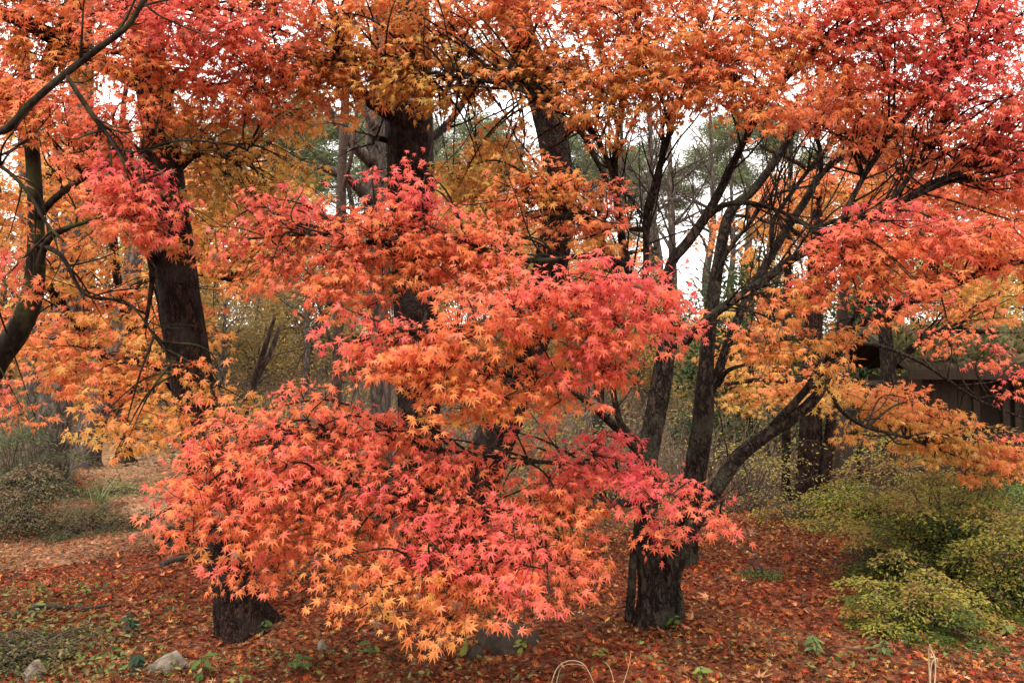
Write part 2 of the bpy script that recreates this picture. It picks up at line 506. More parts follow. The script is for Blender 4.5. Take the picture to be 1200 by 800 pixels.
def make_tree(name, label, cat, trunk, limbs, pads, bark, group=None, leafmat=None, flare=True, twig_n=5, twig_l=.7, sides=16, foliage_name='foliage', thin=1.0, depth=1):
    """trunk and limbs are pixel paths with depth; each limb carries its own foliage as a sub-part"""
    tr = smooth(px_path(trunk), 8)
    x, y = tr[0, 0], tr[0, 1]
    tr[0, 2] = H(x, y) - .06
    root = thing(name, label, cat, (x, y, H(x, y)), group)
    tb = MB()
    if flare:
        hgt = tr[:, 2] - H(x, y)
        tr = np.vstack([smooth(tr[:9], 3), tr[9:]]); hgt = tr[:, 2] - H(x, y)
        tr[:, 3] *= 1 + .16 * np.exp(-np.clip(hgt, 0, 9) / .16)
    tb.tube(tr, sides, rough=.05 if sides < 30 else .035, seed=rng.uniform(0, 6), lobes=(H(x, y), .3 if flare else 0))
    tb.build('trunk', bark, root, True)
    lc = []
    for l in limbs:
        q_ = px_path(l); q_[:, 3] *= thin; lc.append(smooth(q_, 7))
    groups = [[] for _ in lc]
    for pad in pads:
        c = P(pad[0], pad[1], pad[2])
        best, bi = 1e9, 0
        for i, cv in enumerate(lc):
            dd = np.linalg.norm(cv[2:, :3] - c, axis=-1).min()
            if dd < best: best, bi = dd, i
        groups[bi].append((pad, c))
    for cv, gp in zip(lc, groups):
        lb, fb = MB(), MB()
        lb.tube(cv, 10, rough=.05, seed=rng.uniform(0, 6))
        if twig_n:
            low = cv[:, 2].mean() < 1.9
            side_twigs(lb, cv, 3 if low else twig_n, twig_l * (.55 if low else 1), r=.006 if low else .0075, up=.2 if low else .35, depth=1 if low else depth)
        for pad, c in gp:
            k = np.linalg.norm(cv[2:, :3] - c, axis=-1).argmin() + 2
            maple_pad(fb, lb, cv, k, pad)
        lo = lb.build('limb', bark, root, True)
        if gp:
            fb.build(foliage_name, leafmat or M['leaf'], lo)
    return root


# ------------------------------------------------------------------ ground and path
def grid_axis(lo, hi, fine_lo, fine_hi, fine):
    a = np.arange(fine_lo, fine_hi + 1e-6, fine)
    g = np.cumsum(fine * 1.35 ** np.arange(1, 60))
    r = fine_hi + g[g + fine_hi < hi]; l = fine_lo - g[fine_lo - g > lo]
    return np.concatenate([[lo], l[::-1], a, r, [hi]])


gx = grid_axis(-700, 700, -9, 9, .12); gy = grid_axis(-300, 1200, 2, 16, .12)
X, Y = np.meshgrid(gx, gy)
gm = MB()
idx = np.arange(X.size).reshape(X.shape)
gm.add(np.stack([X, Y, H(X, Y)], -1).reshape(-1, 3), None, np.stack([idx[:-1, :-1], idx[:-1, 1:], idx[1:, 1:], idx[1:, :-1]], -1).reshape(-1, 4))
ground = gm.build('ground', ground_mat("leafy_soil", [(.05, .018, .010), (.11, .032, .016), (.17, .05, .024), (.20, .08, .04), (.09, .03, .017)], 26, .8, ((.05, .034, .02), (.15, .10, .055))), None, True)
tag(ground, 'forest floor covered in red and brown fallen leaves', None, None, 'structure')

path_c = smooth([(-9.5, 6.3), (-6.5, 6.7), (-4.7, 7.2), (-3.85, 8.4), (-4.1, 10.0), (-5.3, 12), (-6.8, 14.2), (-9, 18)], 10)
tg = nrm(np.gradient(path_c, axis=0)); pn = np.stack([-tg[:, 1], tg[:, 0]], -1)
pm = MB(); K = 9
s_ = np.linspace(-1, 1, K)
wid = (.72 + .12 * np.sin(np.arange(len(path_c)) * .9))[:, None]
XY = path_c[:, None] + pn[:, None] * (s_[None, :] * wid)[..., None]
idx = np.arange(len(path_c) * K).reshape(-1, K)
pm.add(np.dstack([XY, (H(XY[..., 0], XY[..., 1]) + .006)[..., None]]).reshape(-1, 3), None, np.stack([idx[:-1, :-1], idx[:-1, 1:], idx[1:, 1:], idx[1:, :-1]], -1).reshape(-1, 4))
tag(pm.build('path', ground_mat("trodden_path", [(.11, .058, .031), (.20, .112, .062), (.26, .155, .088), (.15, .085, .047)], 34, .4), None, True), 'pale trodden path strewn with leaves curving away at the left', None, None, 'structure')


def dpath(x, y):
    return np.sqrt((x[:, None] - path_c[None, :, 0]) ** 2 + (y[:, None] - path_c[None, :, 1]) ** 2).min(1)


# fallen leaves
LIT = np.array([(.09, .032, .018), (.16, .05, .026), (.26, .085, .035), (.36, .15, .055), (.27, .05, .03), (.26, .15, .085), (.42, .27, .16), (.48, .27, .06), (.14, .065, .036)])
LITP = np.array([.2, .18, .15, .11, .09, .1, .05, .02, .1])


def litter(mb, n, d0, d1, size, shape, zoff=.004):
    d = np.sqrt(rng.uniform(d0 ** 2, d1 ** 2, n))
    x = d * rng.uniform(-.74, .74, n); y = d
    onp = dpath(x, y) < .88
    bare = wob(np.stack([x, y, 0 * x], -1), 1.7, 7) + .5 * wob(np.stack([x, y, 0 * x], -1), 4.1, 3)
    keep = (~onp | (rng.uniform(size=n) < .85)) & (rng.uniform(size=n) < np.clip(1.05 - .7 * bare, .25, 1))
    x, y, onp = x[keep], y[keep], onp[keep]; n = len(x)
    pos = np.stack([x, y, H(x, y) + zoff + rng.uniform(0, .018, n)], -1)
    a = rng.uniform(0, 2 * math.pi, n)
    tip = np.stack([np.cos(a), np.sin(a), rng.normal(.05, .22, n)], -1)
    nor = np.stack([rng.normal(0, .42, n), rng.normal(-.05, .42, n), np.ones(n)], -1)
    pr = LITP.copy()
    col = LIT[rng.choice(len(LIT), n, p=pr)] * rng.uniform(.35, 1.35, (n, 1)) * [1.0, .77, .63]
    redder = (wob(pos, 1.1, 4) > .1)[:, None]
    col = np.where(redder, col * [1.05, .88, .85], col * [1, 1.12, 1.05])
    col = np.where(onp[:, None], col * .75 + np.array([.10, .058, .032]), col)
    add_leaves(mb, pos, tip, nor, size * rng.uniform(.6, 1.3, n), col, shape, (-.7, .8))


lm = MB()
litter(lm, 52000, 3.2, 8.0, .030, 'star')
litter(lm, 8000, 3.2, 8.0, .04, 'oval')
litter(lm, 600, 3.2, 9.0, .062, 'star', .012)
litter(lm, 22000, 8.0, 14.5, .042, 'star5')
n = 26000
d_ = 14 + 26 * rng.uniform(0, 1, n) ** 1.2; x_ = d_ * rng.uniform(-.75, .75, n)
p_ = np.stack([x_, d_, H(x_, d_) + .01], -1); a_ = rng.uniform(0, 6.3, n)
c_ = np.array([(.2, .13, .08), (.3, .2, .12), (.14, .08, .05), (.26, .12, .06), (.34, .27, .16), (.1, .1, .045)])
add_leaves(lm, p_, np.stack([np.cos(a_), np.sin(a_), rng.normal(0.1, .35, n)], -1), np.stack([rng.normal(0, .5, n), rng.normal(-.2, .5, n), np.ones(n)], -1), (.04 + .003 * d_) * rng.uniform(.6, 1.4, n), c_[rng.integers(0, 6, n)] * rng.uniform(.6, 1.2, (n, 1)), 'star5')
tag(lm.build('leaf_litter', M['litter'], None), 'fallen red and brown maple leaves covering the forest floor', None, None, 'stuff')

tw = MB()
for _ in range(420):
    d_ = rng.uniform(3.6, 9); x_ = d_ * rng.uniform(-.7, .7); a_ = rng.uniform(0, 6.3); L = rng.uniform(.06, .4)
    t_ = np.linspace(-.5, .5, 4)[:, None] * L
    p_ = np.array([x_, d_]) + t_ * [math.cos(a_), math.sin(a_)] + rng.normal(0, .012, (4, 2))
    tw.tube(np.hstack([p_, (H(p_[:, 0], p_[:, 1]) + .022 + rng.uniform(0, .02))[:, None], rng.uniform(.0015, .005) * np.array([[1], [.9], [.75], [.5]])]), 5)
tag(tw.build('twig_litter', M['twig'], None), 'small dead twigs scattered through the fallen leaves', None, None, 'stuff')
wd = MB(); n = 2600
cx_ = np.array([(-2.6, 4.6), (-3.0, 5.0), (-2.2, 4.3), (-1.3, 4.3), (-.4, 4.25), (1.9, 4.6), (2.4, 4.4), (.6, 4.3), (-2.4, 5.4), (-3.4, 5.8), (-.9, 4.6), (1.2, 4.3)])
k_ = rng.choice(12, n, p=np.array([5, 5, 4, 2, 1, 1, 1, 1, 2, 3, 1, 1]) / 27)
p_ = cx_[k_] + rng.normal(0, 1, (n, 2)) * [.28, .2]
p_ = np.hstack([p_, (H(p_[:, 0], p_[:, 1]) + rng.uniform(.01, .07, n))[:, None]])
c_ = np.array([(.05, .08, .025), (.09, .13, .035), (.14, .17, .05), (.2, .2, .06), (.22, .15, .07)])
add_leaves(wd, p_, rng.normal(0, 1, (n, 3)) * [1, 1, .4] + [0, 0, .4], rng.normal(0, .5, (n, 3)) + [0, -.3, 1], rng.uniform(.012, .045, n), c_[rng.integers(0, 5, n)] * rng.uniform(.6, 1.2, (n, 1)), 'oval')
tag(wd.build('ground_cover', M['green'], None), 'thin low weeds growing up through the fallen leaves', None, None, 'stuff')

# ------------------------------------------------------------------ far wood
def spray_needles(mb, centres, n, spread, size, cols, shape='oval'):
    c = centres[rng.integers(0, len(centres), n)]
    pos = c + rng.normal(0, 1, (n, 3)) * spread
    tip = rng.normal(0, 1, (n, 3)) * [1, 1, .6] + [0, 0, .35]
    nor = rng.normal(0, 1, (n, 3)) + [0, -.3, .8]
    col = np.asarray(cols)[rng.integers(0, len(cols), n)] * rng.uniform(.7, 1.3, (n, 1))
    add_leaves(mb, pos, tip, nor, size * rng.uniform(.6, 1.4, n), col, shape, (0, .3))


def far_tree(name, label, loc, h, kind, group, cols_=((.5, .28, .05), (.42, .3, .07), (.3, .26, .08), (.5, .2, .04))):
    """a whole tree in metres: bare, pine, evergreen or autumn coloured"""
    root = thing(name, label, 'tree', loc, group)
    x0, y0, z0 = loc
    lean = rng.normal(0, .04, 2)
    rows = []
    for i, t in enumerate(np.linspace(0, 1, 7)):
        w = rng.normal(0, .012 * h, 2) * (t > 0)
        rows.append((x0 + lean[0] * h * t + w[0], y0 + lean[1] * h * t + w[1], z0 - .1 + h * t, (.021 * h) * (1 - .88 * t) * (1.35 if i == 0 else 1)))
    cv = smooth(rows, 4)
    tb = MB(); tb.tube(cv, 8, rough=.06, seed=rng.uniform(0, 6))
    tips = []

    def br(start, dr, L, r, lev):
        p = start.copy(); rr = [np.r_[p, r]]
        for s in range(4):
            dr = nrm(dr + rng.normal(0, .17, 3) + [0, 0, .06])
            p = p + dr * L / 4
            rr.append(np.r_[p, r * (1 - (s + 1) / 4.6)])
        c2 = smooth(rr, 2); tb.tube(c2, 4, cap=False)
        tips.append(p)
        if lev:
            for _ in range(4):
                k = rng.integers(2, len(c2))
                br(c2[k, :3], nrm(dr + rng.normal(0, .6, 3)), L * .55, max(c2[k, 3] * .7, .004), lev - 1)
    nb = {'bare': 16, 'pine': 13, 'evergreen': 20, 'autumn': 15}[kind]
    lo = {'bare': .25, 'pine': .42, 'evergreen': .12, 'autumn': .25}[kind]
    for _ in range(nb):
        t = rng.uniform(lo, .98); k = int(t * (len(cv) - 1))
        a = rng.uniform(0, 2 * math.pi)
        up = {'bare': .8, 'pine': .12, 'evergreen': .25, 'autumn': .6}[kind]
        L = h * {'bare': .32, 'pine': .24, 'evergreen': .24, 'autumn': .30}[kind] * (1.1 - .6 * t)
        br(cv[k, :3], nrm(np.array([math.cos(a), math.sin(a), up])), L, max(cv[k, 3] * .5, .01), 2 if kind == 'bare' else 1)
    tb.build('trunk', M['grey'] if kind != 'evergreen' else M['maple'], root, True)
    tips = np.array(tips)
    fb = MB()
    if kind == 'pine':
        spray_needles(fb, tips, 16000, (.03 * h, .03 * h, .012 * h), .03 * h, [(.10, .14, .06), (.14, .17, .075), (.18, .19, .09)], 'needle')
    elif kind == 'evergreen':
        spray_needles(fb, tips, 9000, (.06 * h, .06 * h, .045 * h), .021 * h, [(.018, .042, .014), (.03, .06, .02), (.05, .085, .028), (.07, .075, .03)])
    elif kind == 'autumn':
        spray_needles(fb, tips, 9000, (.075 * h, .075 * h, .035 * h), .017 * h, cols_)
    if fb.n: fb.build('crown', M['green'] if kind != 'autumn' else M['leaf'], root)
    return root


def at_px(px, d, dz=0):
    p = P(px, 440, d); x, y = p[0], p[1]
    return np.array([x, y, H(x, y) + dz])


def far_copies(proto, spots, label=None):
    for i, (px, d, sc, rz) in enumerate(spots):
        loc = at_px(px, d)
        if i == 0:
            proto.location = tuple(loc); proto.scale = (sc,) * 3; proto.rotation_euler = (0, 0, rz)
        else:
            copy_thing(proto, loc, rz, sc, label)


ORG = (0, 0, 0)
far_copies(far_tree('bare_tree', 'bare grey tree standing in the brush on the slope behind', ORG, 6.5, 'bare', 'bare grey trees on the slope'),
           [(355, 18, .8, 0), (300, 22, 1, 1), (520, 20, 1.1, 2), (690, 21, 1, 3), (400, 28, 1.3, 4), (752, 22, 1.35, 5), (795, 25, 1.5, 2.6), (735, 27, 1.5, .9), (830, 26, 1.4, 4.1), (775, 30, 1.7, 1.7), (130, 20, 1, 1.5), (620, 30, 1.3, 2.2), (860, 26, 1.2, 3.3)])
far_copies(far_tree('bare_tree', 'bare grey tree standing in the brush on the slope behind', ORG, 5.5, 'bare', 'bare grey trees on the slope'),
           [(245, 17, .7, 0), (560, 17, 1, 1), (640, 17, .8, 2), (700, 14, .7, 3), (450, 23, 1.2, 4), (820, 20, 1, 5), (210, 25, 1.2, 1.5), (20, 19, 1, 2.2), (1010, 22, 1, .4)])
far_copies(far_tree('pine_tree', 'tall thin pale green pine on the slope behind the maples', ORG, 10, 'pine', 'pines on the slope behind'),
           [(330, 27, 1, 0), (410, 33, 1.1, 1), (555, 30, 1.0, 2), (690, 36, 1.0, 3), (762, 40, .95, 4), (240, 36, 1.1, 5), (100, 30, 1, 2.5), (880, 34, 1.1, 1.2), (470, 40, 1.2, .6), (1000, 36, 1.1, .2)])
far_copies(far_tree('evergreen_tree', 'dark green broadleaf evergreen behind the maple limbs at the right', ORG, 4.0, 'evergreen', 'dark evergreens behind the maple at the right'),
           [(880, 13.5, 1, 0), (1010, 15, 1.0, 1), (1200, 16.5, 1.15, 2), (1110, 18, 1.15, 3), (940, 19, .8, 4.4)])
far_copies(far_tree('autumn_tree', 'thin yellow leaved tree in the brush behind the maples', ORG, 5.0, 'autumn', 'yellow trees in the brush behind'),
           [(640, 19, .8, 0), (750, 17, .6, 1), (430, 24, .8, 2), (1130, 13.5, .75, 3), (540, 27, 1, 4), (180, 17, .8, 5), (310, 25, .7, 5)])

far_copies(far_tree('autumn_tree', 'rust and orange leaved tree on the skyline behind the maples', ORG, 6.0, 'autumn', 'orange trees on the skyline behind', ((.5, .2, .04), (.42, .16, .045), (.34, .17, .06), (.5, .26, .05))),
           [(60, 21, 1, 0), (250, 24, 1, 1), (360, 26, .9, 2), (490, 25, .9, 3), (600, 25, .8, 4), (690, 29, .7, 5), (960, 25, 1, .5), (1060, 22, 1, 1.5), (1160, 21, 1.1, 2.5), (0, 17, .8, 3.3), (160, 27, 1.2, 4.4), (900, 27, .8, 5.2)])
far_copies(far_tree('autumn_tree', 'tan and olive leaved tree low on the slope behind the maples', ORG, 3.6, 'autumn', 'olive trees on the slope behind', ((.24, .17, .06), (.28, .18, .08), (.19, .16, .06), (.34, .24, .06))),
           [(300, 19, 1, 0), (420, 20, .9, 1), (530, 18, .9, 2), (610, 20, 1, 3), (680, 17, .9, 4), (760, 18, 1, 5), (240, 21, 1.1, .5), (850, 17, .8, 1.5), (380, 23, 1.2, 2.4), (480, 24, 1.2, 3.6), (720, 23, 1.2, 4.1), (320, 28, 1.5, .2), (560, 28, 1.5, 1.2), (660, 30, 1.5, 2.2), (440, 31, 1.6, 3.1)])

# undergrowth: thin grey stems with a few tan and yellow leaves
ub = MB()
nS = 15000
d = 10.5 + 30 * rng.uniform(0, 1, nS) ** 1.25; x = d * rng.uniform(-.78, .78, nS)
ok = (dpath(x, d) > 1.3) & ~((x > 4.2) & (x < 9) & (d < 15))
x, d = x[ok], d[ok]
base = np.stack([x, d, H(x, d) - .03], -1)
for b in base:
    L = rng.uniform(.5, 1.9)
    dr = nrm(rng.normal(0, .45, 3) + [0, 0, 1]); p = b.copy(); rr = rng.uniform(.004, .008) * (1 + b[1] / 40); rows = [np.r_[p, rr]]
    for s in range(3):
        dr = nrm(dr + rng.normal(0, .3, 3)); p = p + dr * L / 3; rows.append(np.r_[p, rr * (1 - (s + 1) / 3.5)])
    ub.tube(rows, 3, cap=False)
    if rng.uniform() < .5:
        p2 = rows[2][:3] + nrm(dr + rng.normal(0, .7, 3)) * L * .35
        ub.tube([np.r_[rows[1][:3], rr * .6], np.r_[(rows[1][:3] + p2) / 2 + rng.normal(0, .04, 3), rr * .45], np.r_[p2, rr * .2]], 3, cap=False)
tag(ub.build('undergrowth', M['greytwig'], None), 'tangle of bare grey stems on the slope behind the trees', None, None, 'stuff')
vb = MB()
n = 80000
wb = np.clip(wob(base, .8, 5) + .6 * wob(base, 2.1, 1) + .25, .02, 2) ** 1.5
b = base[rng.choice(len(base), n, p=wb / wb.sum())]
pos = b + rng.normal(0, 1, (n, 3)) * [.35, .35, .0] + np.stack([0 * b[:, 0], 0 * b[:, 0], rng.uniform(.02, 1.0, n) ** 1.6 * 1.2], -1)
cl = np.array([(.34, .25, .05), (.24, .22, .05), (.34, .2, .07), (.26, .15, .07), (.18, .12, .06), (.42, .27, .04), (.2, .15, .05)])
pick = (wob(b, .35, 2) * 2.2 + 2.5 + rng.normal(0, 1.3, n)).astype(int) % len(cl)
add_leaves(vb, pos, rng.normal(0, 1, (n, 3)), rng.normal(0, 1, (n, 3)) + [0, -.3, 1], (.03 + .0022 * b[:, 1]) * rng.uniform(.6, 1.4, n), cl[pick] * rng.uniform(.6, 1.2, (n, 1)), 'oval')
tag(vb.build('brush_leaves', M['green'], None), 'thin tan and yellow green leaves in the brush on the slope', None, None, 'stuff')

# ------------------------------------------------------------------ shed at the right
def boards(mb, x0, x1, y, z0, z1, w=.13, t=.025):
    x = x0
    while x < x1 - 1e-4:
        e = min(x + w * rng.uniform(.9, 1.1), x1)
        dy = rng.uniform(-.006, .006)
        mb.box((x + .003, y + dy, z0 + rng.uniform(0, .03)), (e - .003, y + t + dy, z1))
        x = e


SY = 11.2
sx0, sx1 = P(1070, 440, SY)[0], P(1320, 440, SY)[0]
gz = float(H(sx0 + 1, SY)) - .05
shed = thing('shed', 'old brown board shed with a low overgrown roof at the right', 'shed', ((sx0 + sx1) / 2, SY + .8, gz))
wall = MB(); zt = 1.60
xa, xb = P(1140, 440, SY)[0], P(1172, 440, SY)[0]
xc, xd = P(1186, 440, SY)[0], P(1230, 440, SY)[0]
boards(wall, sx0 + .12, xa, SY, gz, zt)
boards(wall, xa, xd, SY, gz, .78)
boards(wall, xd, sx1 - .1, SY, gz, zt)
wall.box((sx0 + .12, SY + .03, gz), (sx0 + .16, SY + 1.7, zt)); wall.box((sx1 - .14, SY + .03, gz), (sx1 - .1, SY + 1.7, zt))
wall.box((sx0 + .17, SY + 1.66, gz), (sx1 - .15, SY + 1.7, zt))
wall.build('wall', M['board'], shed)
for a in (sx0 + .1, xa - .03, xb, xc, sx1 - .18):
    p_ = MB(); p_.box((a, SY - .035, gz), (a + .09, SY + .055, zt + .02)); p_.build('post', M['board'], shed)
fl = MB(); fl.box((xa + .05, SY + .3, gz + .5), (xd, SY + .34, zt - .1)); fl.build('interior_shade_panel', M['darkwood'], shed)  # dark sheet added behind the openings to stand for the shade inside
rf = MB()
nr = 22
ys = [SY - .55, SY + .8, SY + 2.2]; zs = [1.68, 2.23, 1.73]
for k in range(nr):
    a = sx0 - .35 + (sx1 - sx0 + .7) * k / nr; e = sx0 - .35 + (sx1 - sx0 + .7) * (k + 1) / nr - .008
    for i in range(2):
        dz = rng.uniform(-.02, .02)
        V = [(a, ys[i], zs[i] + dz), (e, ys[i], zs[i] + dz), (e, ys[i + 1], zs[i + 1] + dz), (a, ys[i + 1], zs[i + 1] + dz)]
        V = V + [(q[0], q[1], q[2] + .09) for q in V]
        rf.add(V, None, [(3, 2, 1, 0), (4, 5, 6, 7), (0, 1, 5, 4), (1, 2, 6, 5), (2, 3, 7, 6), (3, 0, 4, 7)])
rfo = rf.build('roof', M['thatch'], shed)
fas = MB(); fas.box((sx0 - .36, SY - .585, 1.55), (sx1 + .36, SY - .555, 1.68)); fas.build('fascia', M['board'], rfo)
for k in range(9):
    rt = MB(); xx = sx0 - .2 + k * .36
    V = np.array([(xx, SY - .5, 1.62), (xx + .06, SY - .5, 1.62), (xx + .06, SY + .75, 2.14), (xx, SY + .75, 2.14)])
    rt.add(np.vstack([V - [0, 0, .07], V - [0, 0, .01]]), None, [(3, 2, 1, 0), (4, 5, 6, 7), (0, 1, 5, 4), (1, 2, 6, 5), (2, 3, 7, 6), (3, 0, 4, 7)])
    rt.build('rafter', M['darkwood'], rfo)
# dry growth on the roof
gb = MB(); n = 2600
xx = rng.uniform(sx0 - .3, sx1 + .3, n); tt = rng.uniform(0, 1, n)
pos = np.stack([xx, SY - .5 + 1.3 * tt, 1.76 + .53 * tt], -1)
cl = np.array([(.16, .12, .06), (.10, .11, .04), (.2, .13, .07), (.07, .085, .03)])
add_leaves(gb, pos, rng.normal(0, .5, (n, 3)) + [0, -.2, .8], rng.normal(0, 1, (n, 3)), rng.uniform(.06, .2, n), cl[rng.integers(0, 4, n)], 'oval')
gb.build('roof_growth', M['green'], rfo)

# board screen in front of the shed, half hidden by leaves
q = P(1010, 440, 11.0); q2 = P(1078, 440, 11.0)
sz0 = float(H(q[0] + .3, 11)) - .04
scr = thing('board_screen', 'low screen of dark framed boards left of the shed', 'screen', ((q[0] + q2[0]) / 2, 11, sz0))
mbp = MB(); boards(mbp, q[0] + .05, q2[0], 11.0, sz0, .92, .1); mbp.build('board_panel', M['board'], scr)
for a in (q[0] - .02, q[0] + .40, q2[0]):
    f_ = MB(); f_.box((a, 10.95, sz0 - .03), (a + .06, 11.05, .98)); f_.build('post', M['darkwood'], scr)
f_ = MB(); f_.box((q[0] + .045, 10.965, .93), (q2[0], 11.035, 1.0)); f_.build('rail', M['darkwood'], scr)

# ------------------------------------------------------------------ pines with red brown bark
make_tree('pine_tree', 'leaning dark pine trunk at the left, its bare foot beside the rocks', 'tree',
          [(287, 742, 5.05, 28), (277, 690, 5.05, 26), (258, 600, 5.08, 25), (238, 505, 5.1, 24.5), (218, 400, 5.12, 23.5), (201, 285, 5.15, 22.5), (187, 150, 5.2, 20), (174, 60, 5.25, 19), (164, -60, 5.4, 21), (150, -300, 5.8, 18), (140, -700, 6.4, 8)],
          [[(168, 100, 5.22, 16), (140, 85, 5.1, 13), (95, 62, 4.95, 12), (40, 32, 4.8, 11), (-20, 5, 4.7, 9), (-110, -40, 4.6, 5)],
           [(190, 330, 5.15, 6), (176, 298, 5.0, 5), (178, 330, 4.95, 4), (170, 385, 4.95, 2.5)],
           [(196, 210, 5.15, 8), (240, 175, 5.4, 6), (290, 190, 5.6, 5), (330, 150, 5.8, 3)],
           [(182, 120, 5.15, 8), (250, 60, 5.0, 6), (320, 10, 4.9, 4), (360, -60, 4.9, 3)]],
          [], M['pine'], 'red barked pines among the maples', twig_n=5, twig_l=.7, sides=40, thin=.75)
make_tree('pine_tree', 'straight thick pine trunk rising behind the middle maple sprays', 'tree',
          [(500, 705, 5.7, 31), (497, 640, 5.7, 26), (493, 520, 5.7, 24.5), (487, 380, 5.7, 25), (484, 250, 5.72, 26), (480, 150, 5.75, 27.5), (476, 60, 5.8, 28), (474, -60, 6.0, 26), (474, -400, 6.6, 18), (474, -800, 7, 8)],
          [[(470, 140, 5.7, 15), (446, 126, 5.6, 12), (420, 105, 5.5, 10), (405, 60, 5.45, 8), (385, 0, 5.4, 6)],
           [(455, 165, 5.72, 5), (440, 162, 5.6, 4), (436, 170, 5.55, 2)],
           [(490, 170, 5.8, 7), (520, 150, 6.1, 6), (548, 110, 6.5, 5), (560, 60, 6.8, 3)],
           [(490, 60, 5.8, 9), (540, 30, 5.6, 6), (590, 10, 5.5, 4)]],
          [], M['pine'], 'red barked pines among the maples', twig_n=5, twig_l=.7, sides=40, thin=.75)
make_tree('pine_tree', 'crooked pine trunk bending back and forth behind the central maple', 'tree',
          [(530, 690, 5.95, 30), (545, 620, 5.95, 27), (562, 560, 5.95, 25), (586, 500, 5.95, 23), (612, 430, 5.95, 21), (634, 360, 5.95, 20.5), (648, 300, 5.95, 20), (655, 250, 5.98, 19), (652, 190, 6.0, 18), (640, 130, 6.05, 18), (618, 65, 6.1, 17), (604, 0, 6.2, 16), (600, -200, 6.5, 12), (610, -600, 7, 5)],
          [[(610, 60, 6.1, 9), (590, 30, 6.0, 7), (575, -20, 5.9, 5)],
           [(650, 170, 6.0, 8), (676, 150, 5.9, 6), (700, 190, 5.9, 4), (720, 230, 5.9, 2.5)],
           [(648, 210, 6.0, 8), (690, 262, 5.9, 6), (716, 300, 5.8, 5), (726, 330, 5.7, 3)]],
          [], M['pine'], 'red barked pines among the maples', twig_n=5, twig_l=.7, sides=40, thin=.75)

# grey trees standing further back
def trunk_tree(name, label, trunk, limbs, mat, group=None, tw=3):
    return make_tree(name, label, 'tree', trunk, limbs, [], mat, group, twig_n=tw, twig_l=.9, sides=14)


trunk_tree('grey_tree', 'pale grey trunk with drooping bare limbs just left of the thick pine',
           [(452, 660, 8.2, 15), (448, 560, 8.2, 13), (444, 400, 8.2, 12), (438, 250, 8.25, 11.5), (441, 140, 8.3, 11), (446, 20, 8.5, 9), (450, -200, 9, 6)],
           [[(436, 190, 8.2, 8), (410, 165, 8.0, 6), (385, 130, 7.9, 5), (350, 100, 7.8, 3.5), (320, 60, 7.7, 2)], [(434, 235, 8.2, 8), (410, 210, 8.0, 6), (388, 200, 7.8, 5), (372, 195, 7.7, 3)],
            [(440, 150, 8.2, 6), (415, 110, 8.1, 4.5), (380, 70, 8.0, 3), (350, 30, 8, 2)], [(430, 300, 8.2, 6), (400, 330, 8, 4), (370, 390, 7.9, 2.5)]], M['grey'])
trunk_tree('sapling', 'slender dark sapling stem left of the thick pine',
           [(395, 690, 6.6, 8), (392, 560, 6.6, 6.5), (396, 400, 6.6, 6), (399, 250, 6.6, 5.5), (405, 110, 6.6, 5), (410, -20, 6.7, 3.5), (414, -150, 6.8, 1.5)],
           [[(400, 230, 6.6, 3), (412, 180, 6.5, 2.5), (420, 110, 6.5, 1.5)], [(396, 420, 6.6, 3), (380, 380, 6.5, 2), (365, 330, 6.4, 1.2)]], M['twig'])
gp = 'tree trunks far left beyond the path'
trunk_tree('grey_tree', 'stout grey trunk standing in the dark shrubs at the far left', [(56, 590, 11, 22), (62, 520, 11, 18), (68, 450, 11, 17), (80, 360, 11, 16), (92, 200, 11.1, 14), (100, -50, 11.4, 10)],
           [[(72, 420, 11, 7), (100, 380, 10.8, 5), (130, 350, 10.6, 3)], [(85, 300, 11, 7), (60, 250, 10.8, 5), (30, 200, 10.6, 3)]], M['grey'], gp)
trunk_tree('grey_tree', 'thinner grey trunk close behind the stout one at the far left', [(44, 570, 12, 13), (45, 500, 12, 11), (43, 440, 12, 11), (38, 340, 12, 10), (30, 180, 12.2, 8), (28, 0, 12.4, 5)],
           [[(40, 390, 12, 5), (20, 350, 11.8, 3), (0, 320, 11.6, 2)]], M['grey'], gp)
trunk_tree('grey_tree', 'trunk leaning right beside the bend of the path', [(98, 545, 14, 17), (108, 500, 14, 15), (124, 455, 14, 13), (140, 400, 14, 12), (160, 280, 14.2, 9), (175, 120, 14.5, 6)],
           [[(130, 430, 14, 5), (110, 390, 13.8, 3), (100, 350, 13.6, 2)]], M['grey'], gp)
trunk_tree('grey_tree', 'dark upright trunk beside the far end of the path', [(145, 552, 15, 10), (146, 500, 15, 8), (150, 420, 15, 8), (152, 300, 15.2, 6), (150, 150, 15.4, 4)],
           [[(150, 400, 15, 4), (170, 360, 15, 3), (185, 310, 15, 2)]], M['maple'], gp)
trunk_tree('forked_tree', 'thin forked grey tree on the slope right of the leaning pine', [(286, 600, 9.0, 6), (283, 520, 9.0, 5), (287, 480, 9.0, 4.5), (302, 440, 9.0, 4), (318, 410, 9.0, 3.5), (328, 380, 9.1, 2)],
           [[(290, 470, 9, 5), (306, 420, 8.9, 4), (322, 372, 8.8, 2)], [(284, 510, 9, 6), (270, 470, 9.1, 4), (262, 430, 9.2, 2)]], M['grey'], None, 5)
gp = 'dark trunks behind the green azaleas'
trunk_tree('cedar_tree', 'broad reddish dark trunk with a prop leaning at its foot behind the azaleas', [(946, 606, 9.6, 16), (947, 560, 9.6, 14), (950, 500, 9.6, 13), (952, 420, 9.7, 11), (956, 300, 9.8, 8), (958, 180, 10, 3)],
           [[(968, 603, 9.45, 7), (966, 560, 9.5, 7), (972, 510, 9.5, 6), (976, 470, 9.5, 5)], [(955, 330, 9.8, 6), (990, 300, 9.9, 4), (1030, 290, 10, 2)]], M['pine'], gp)
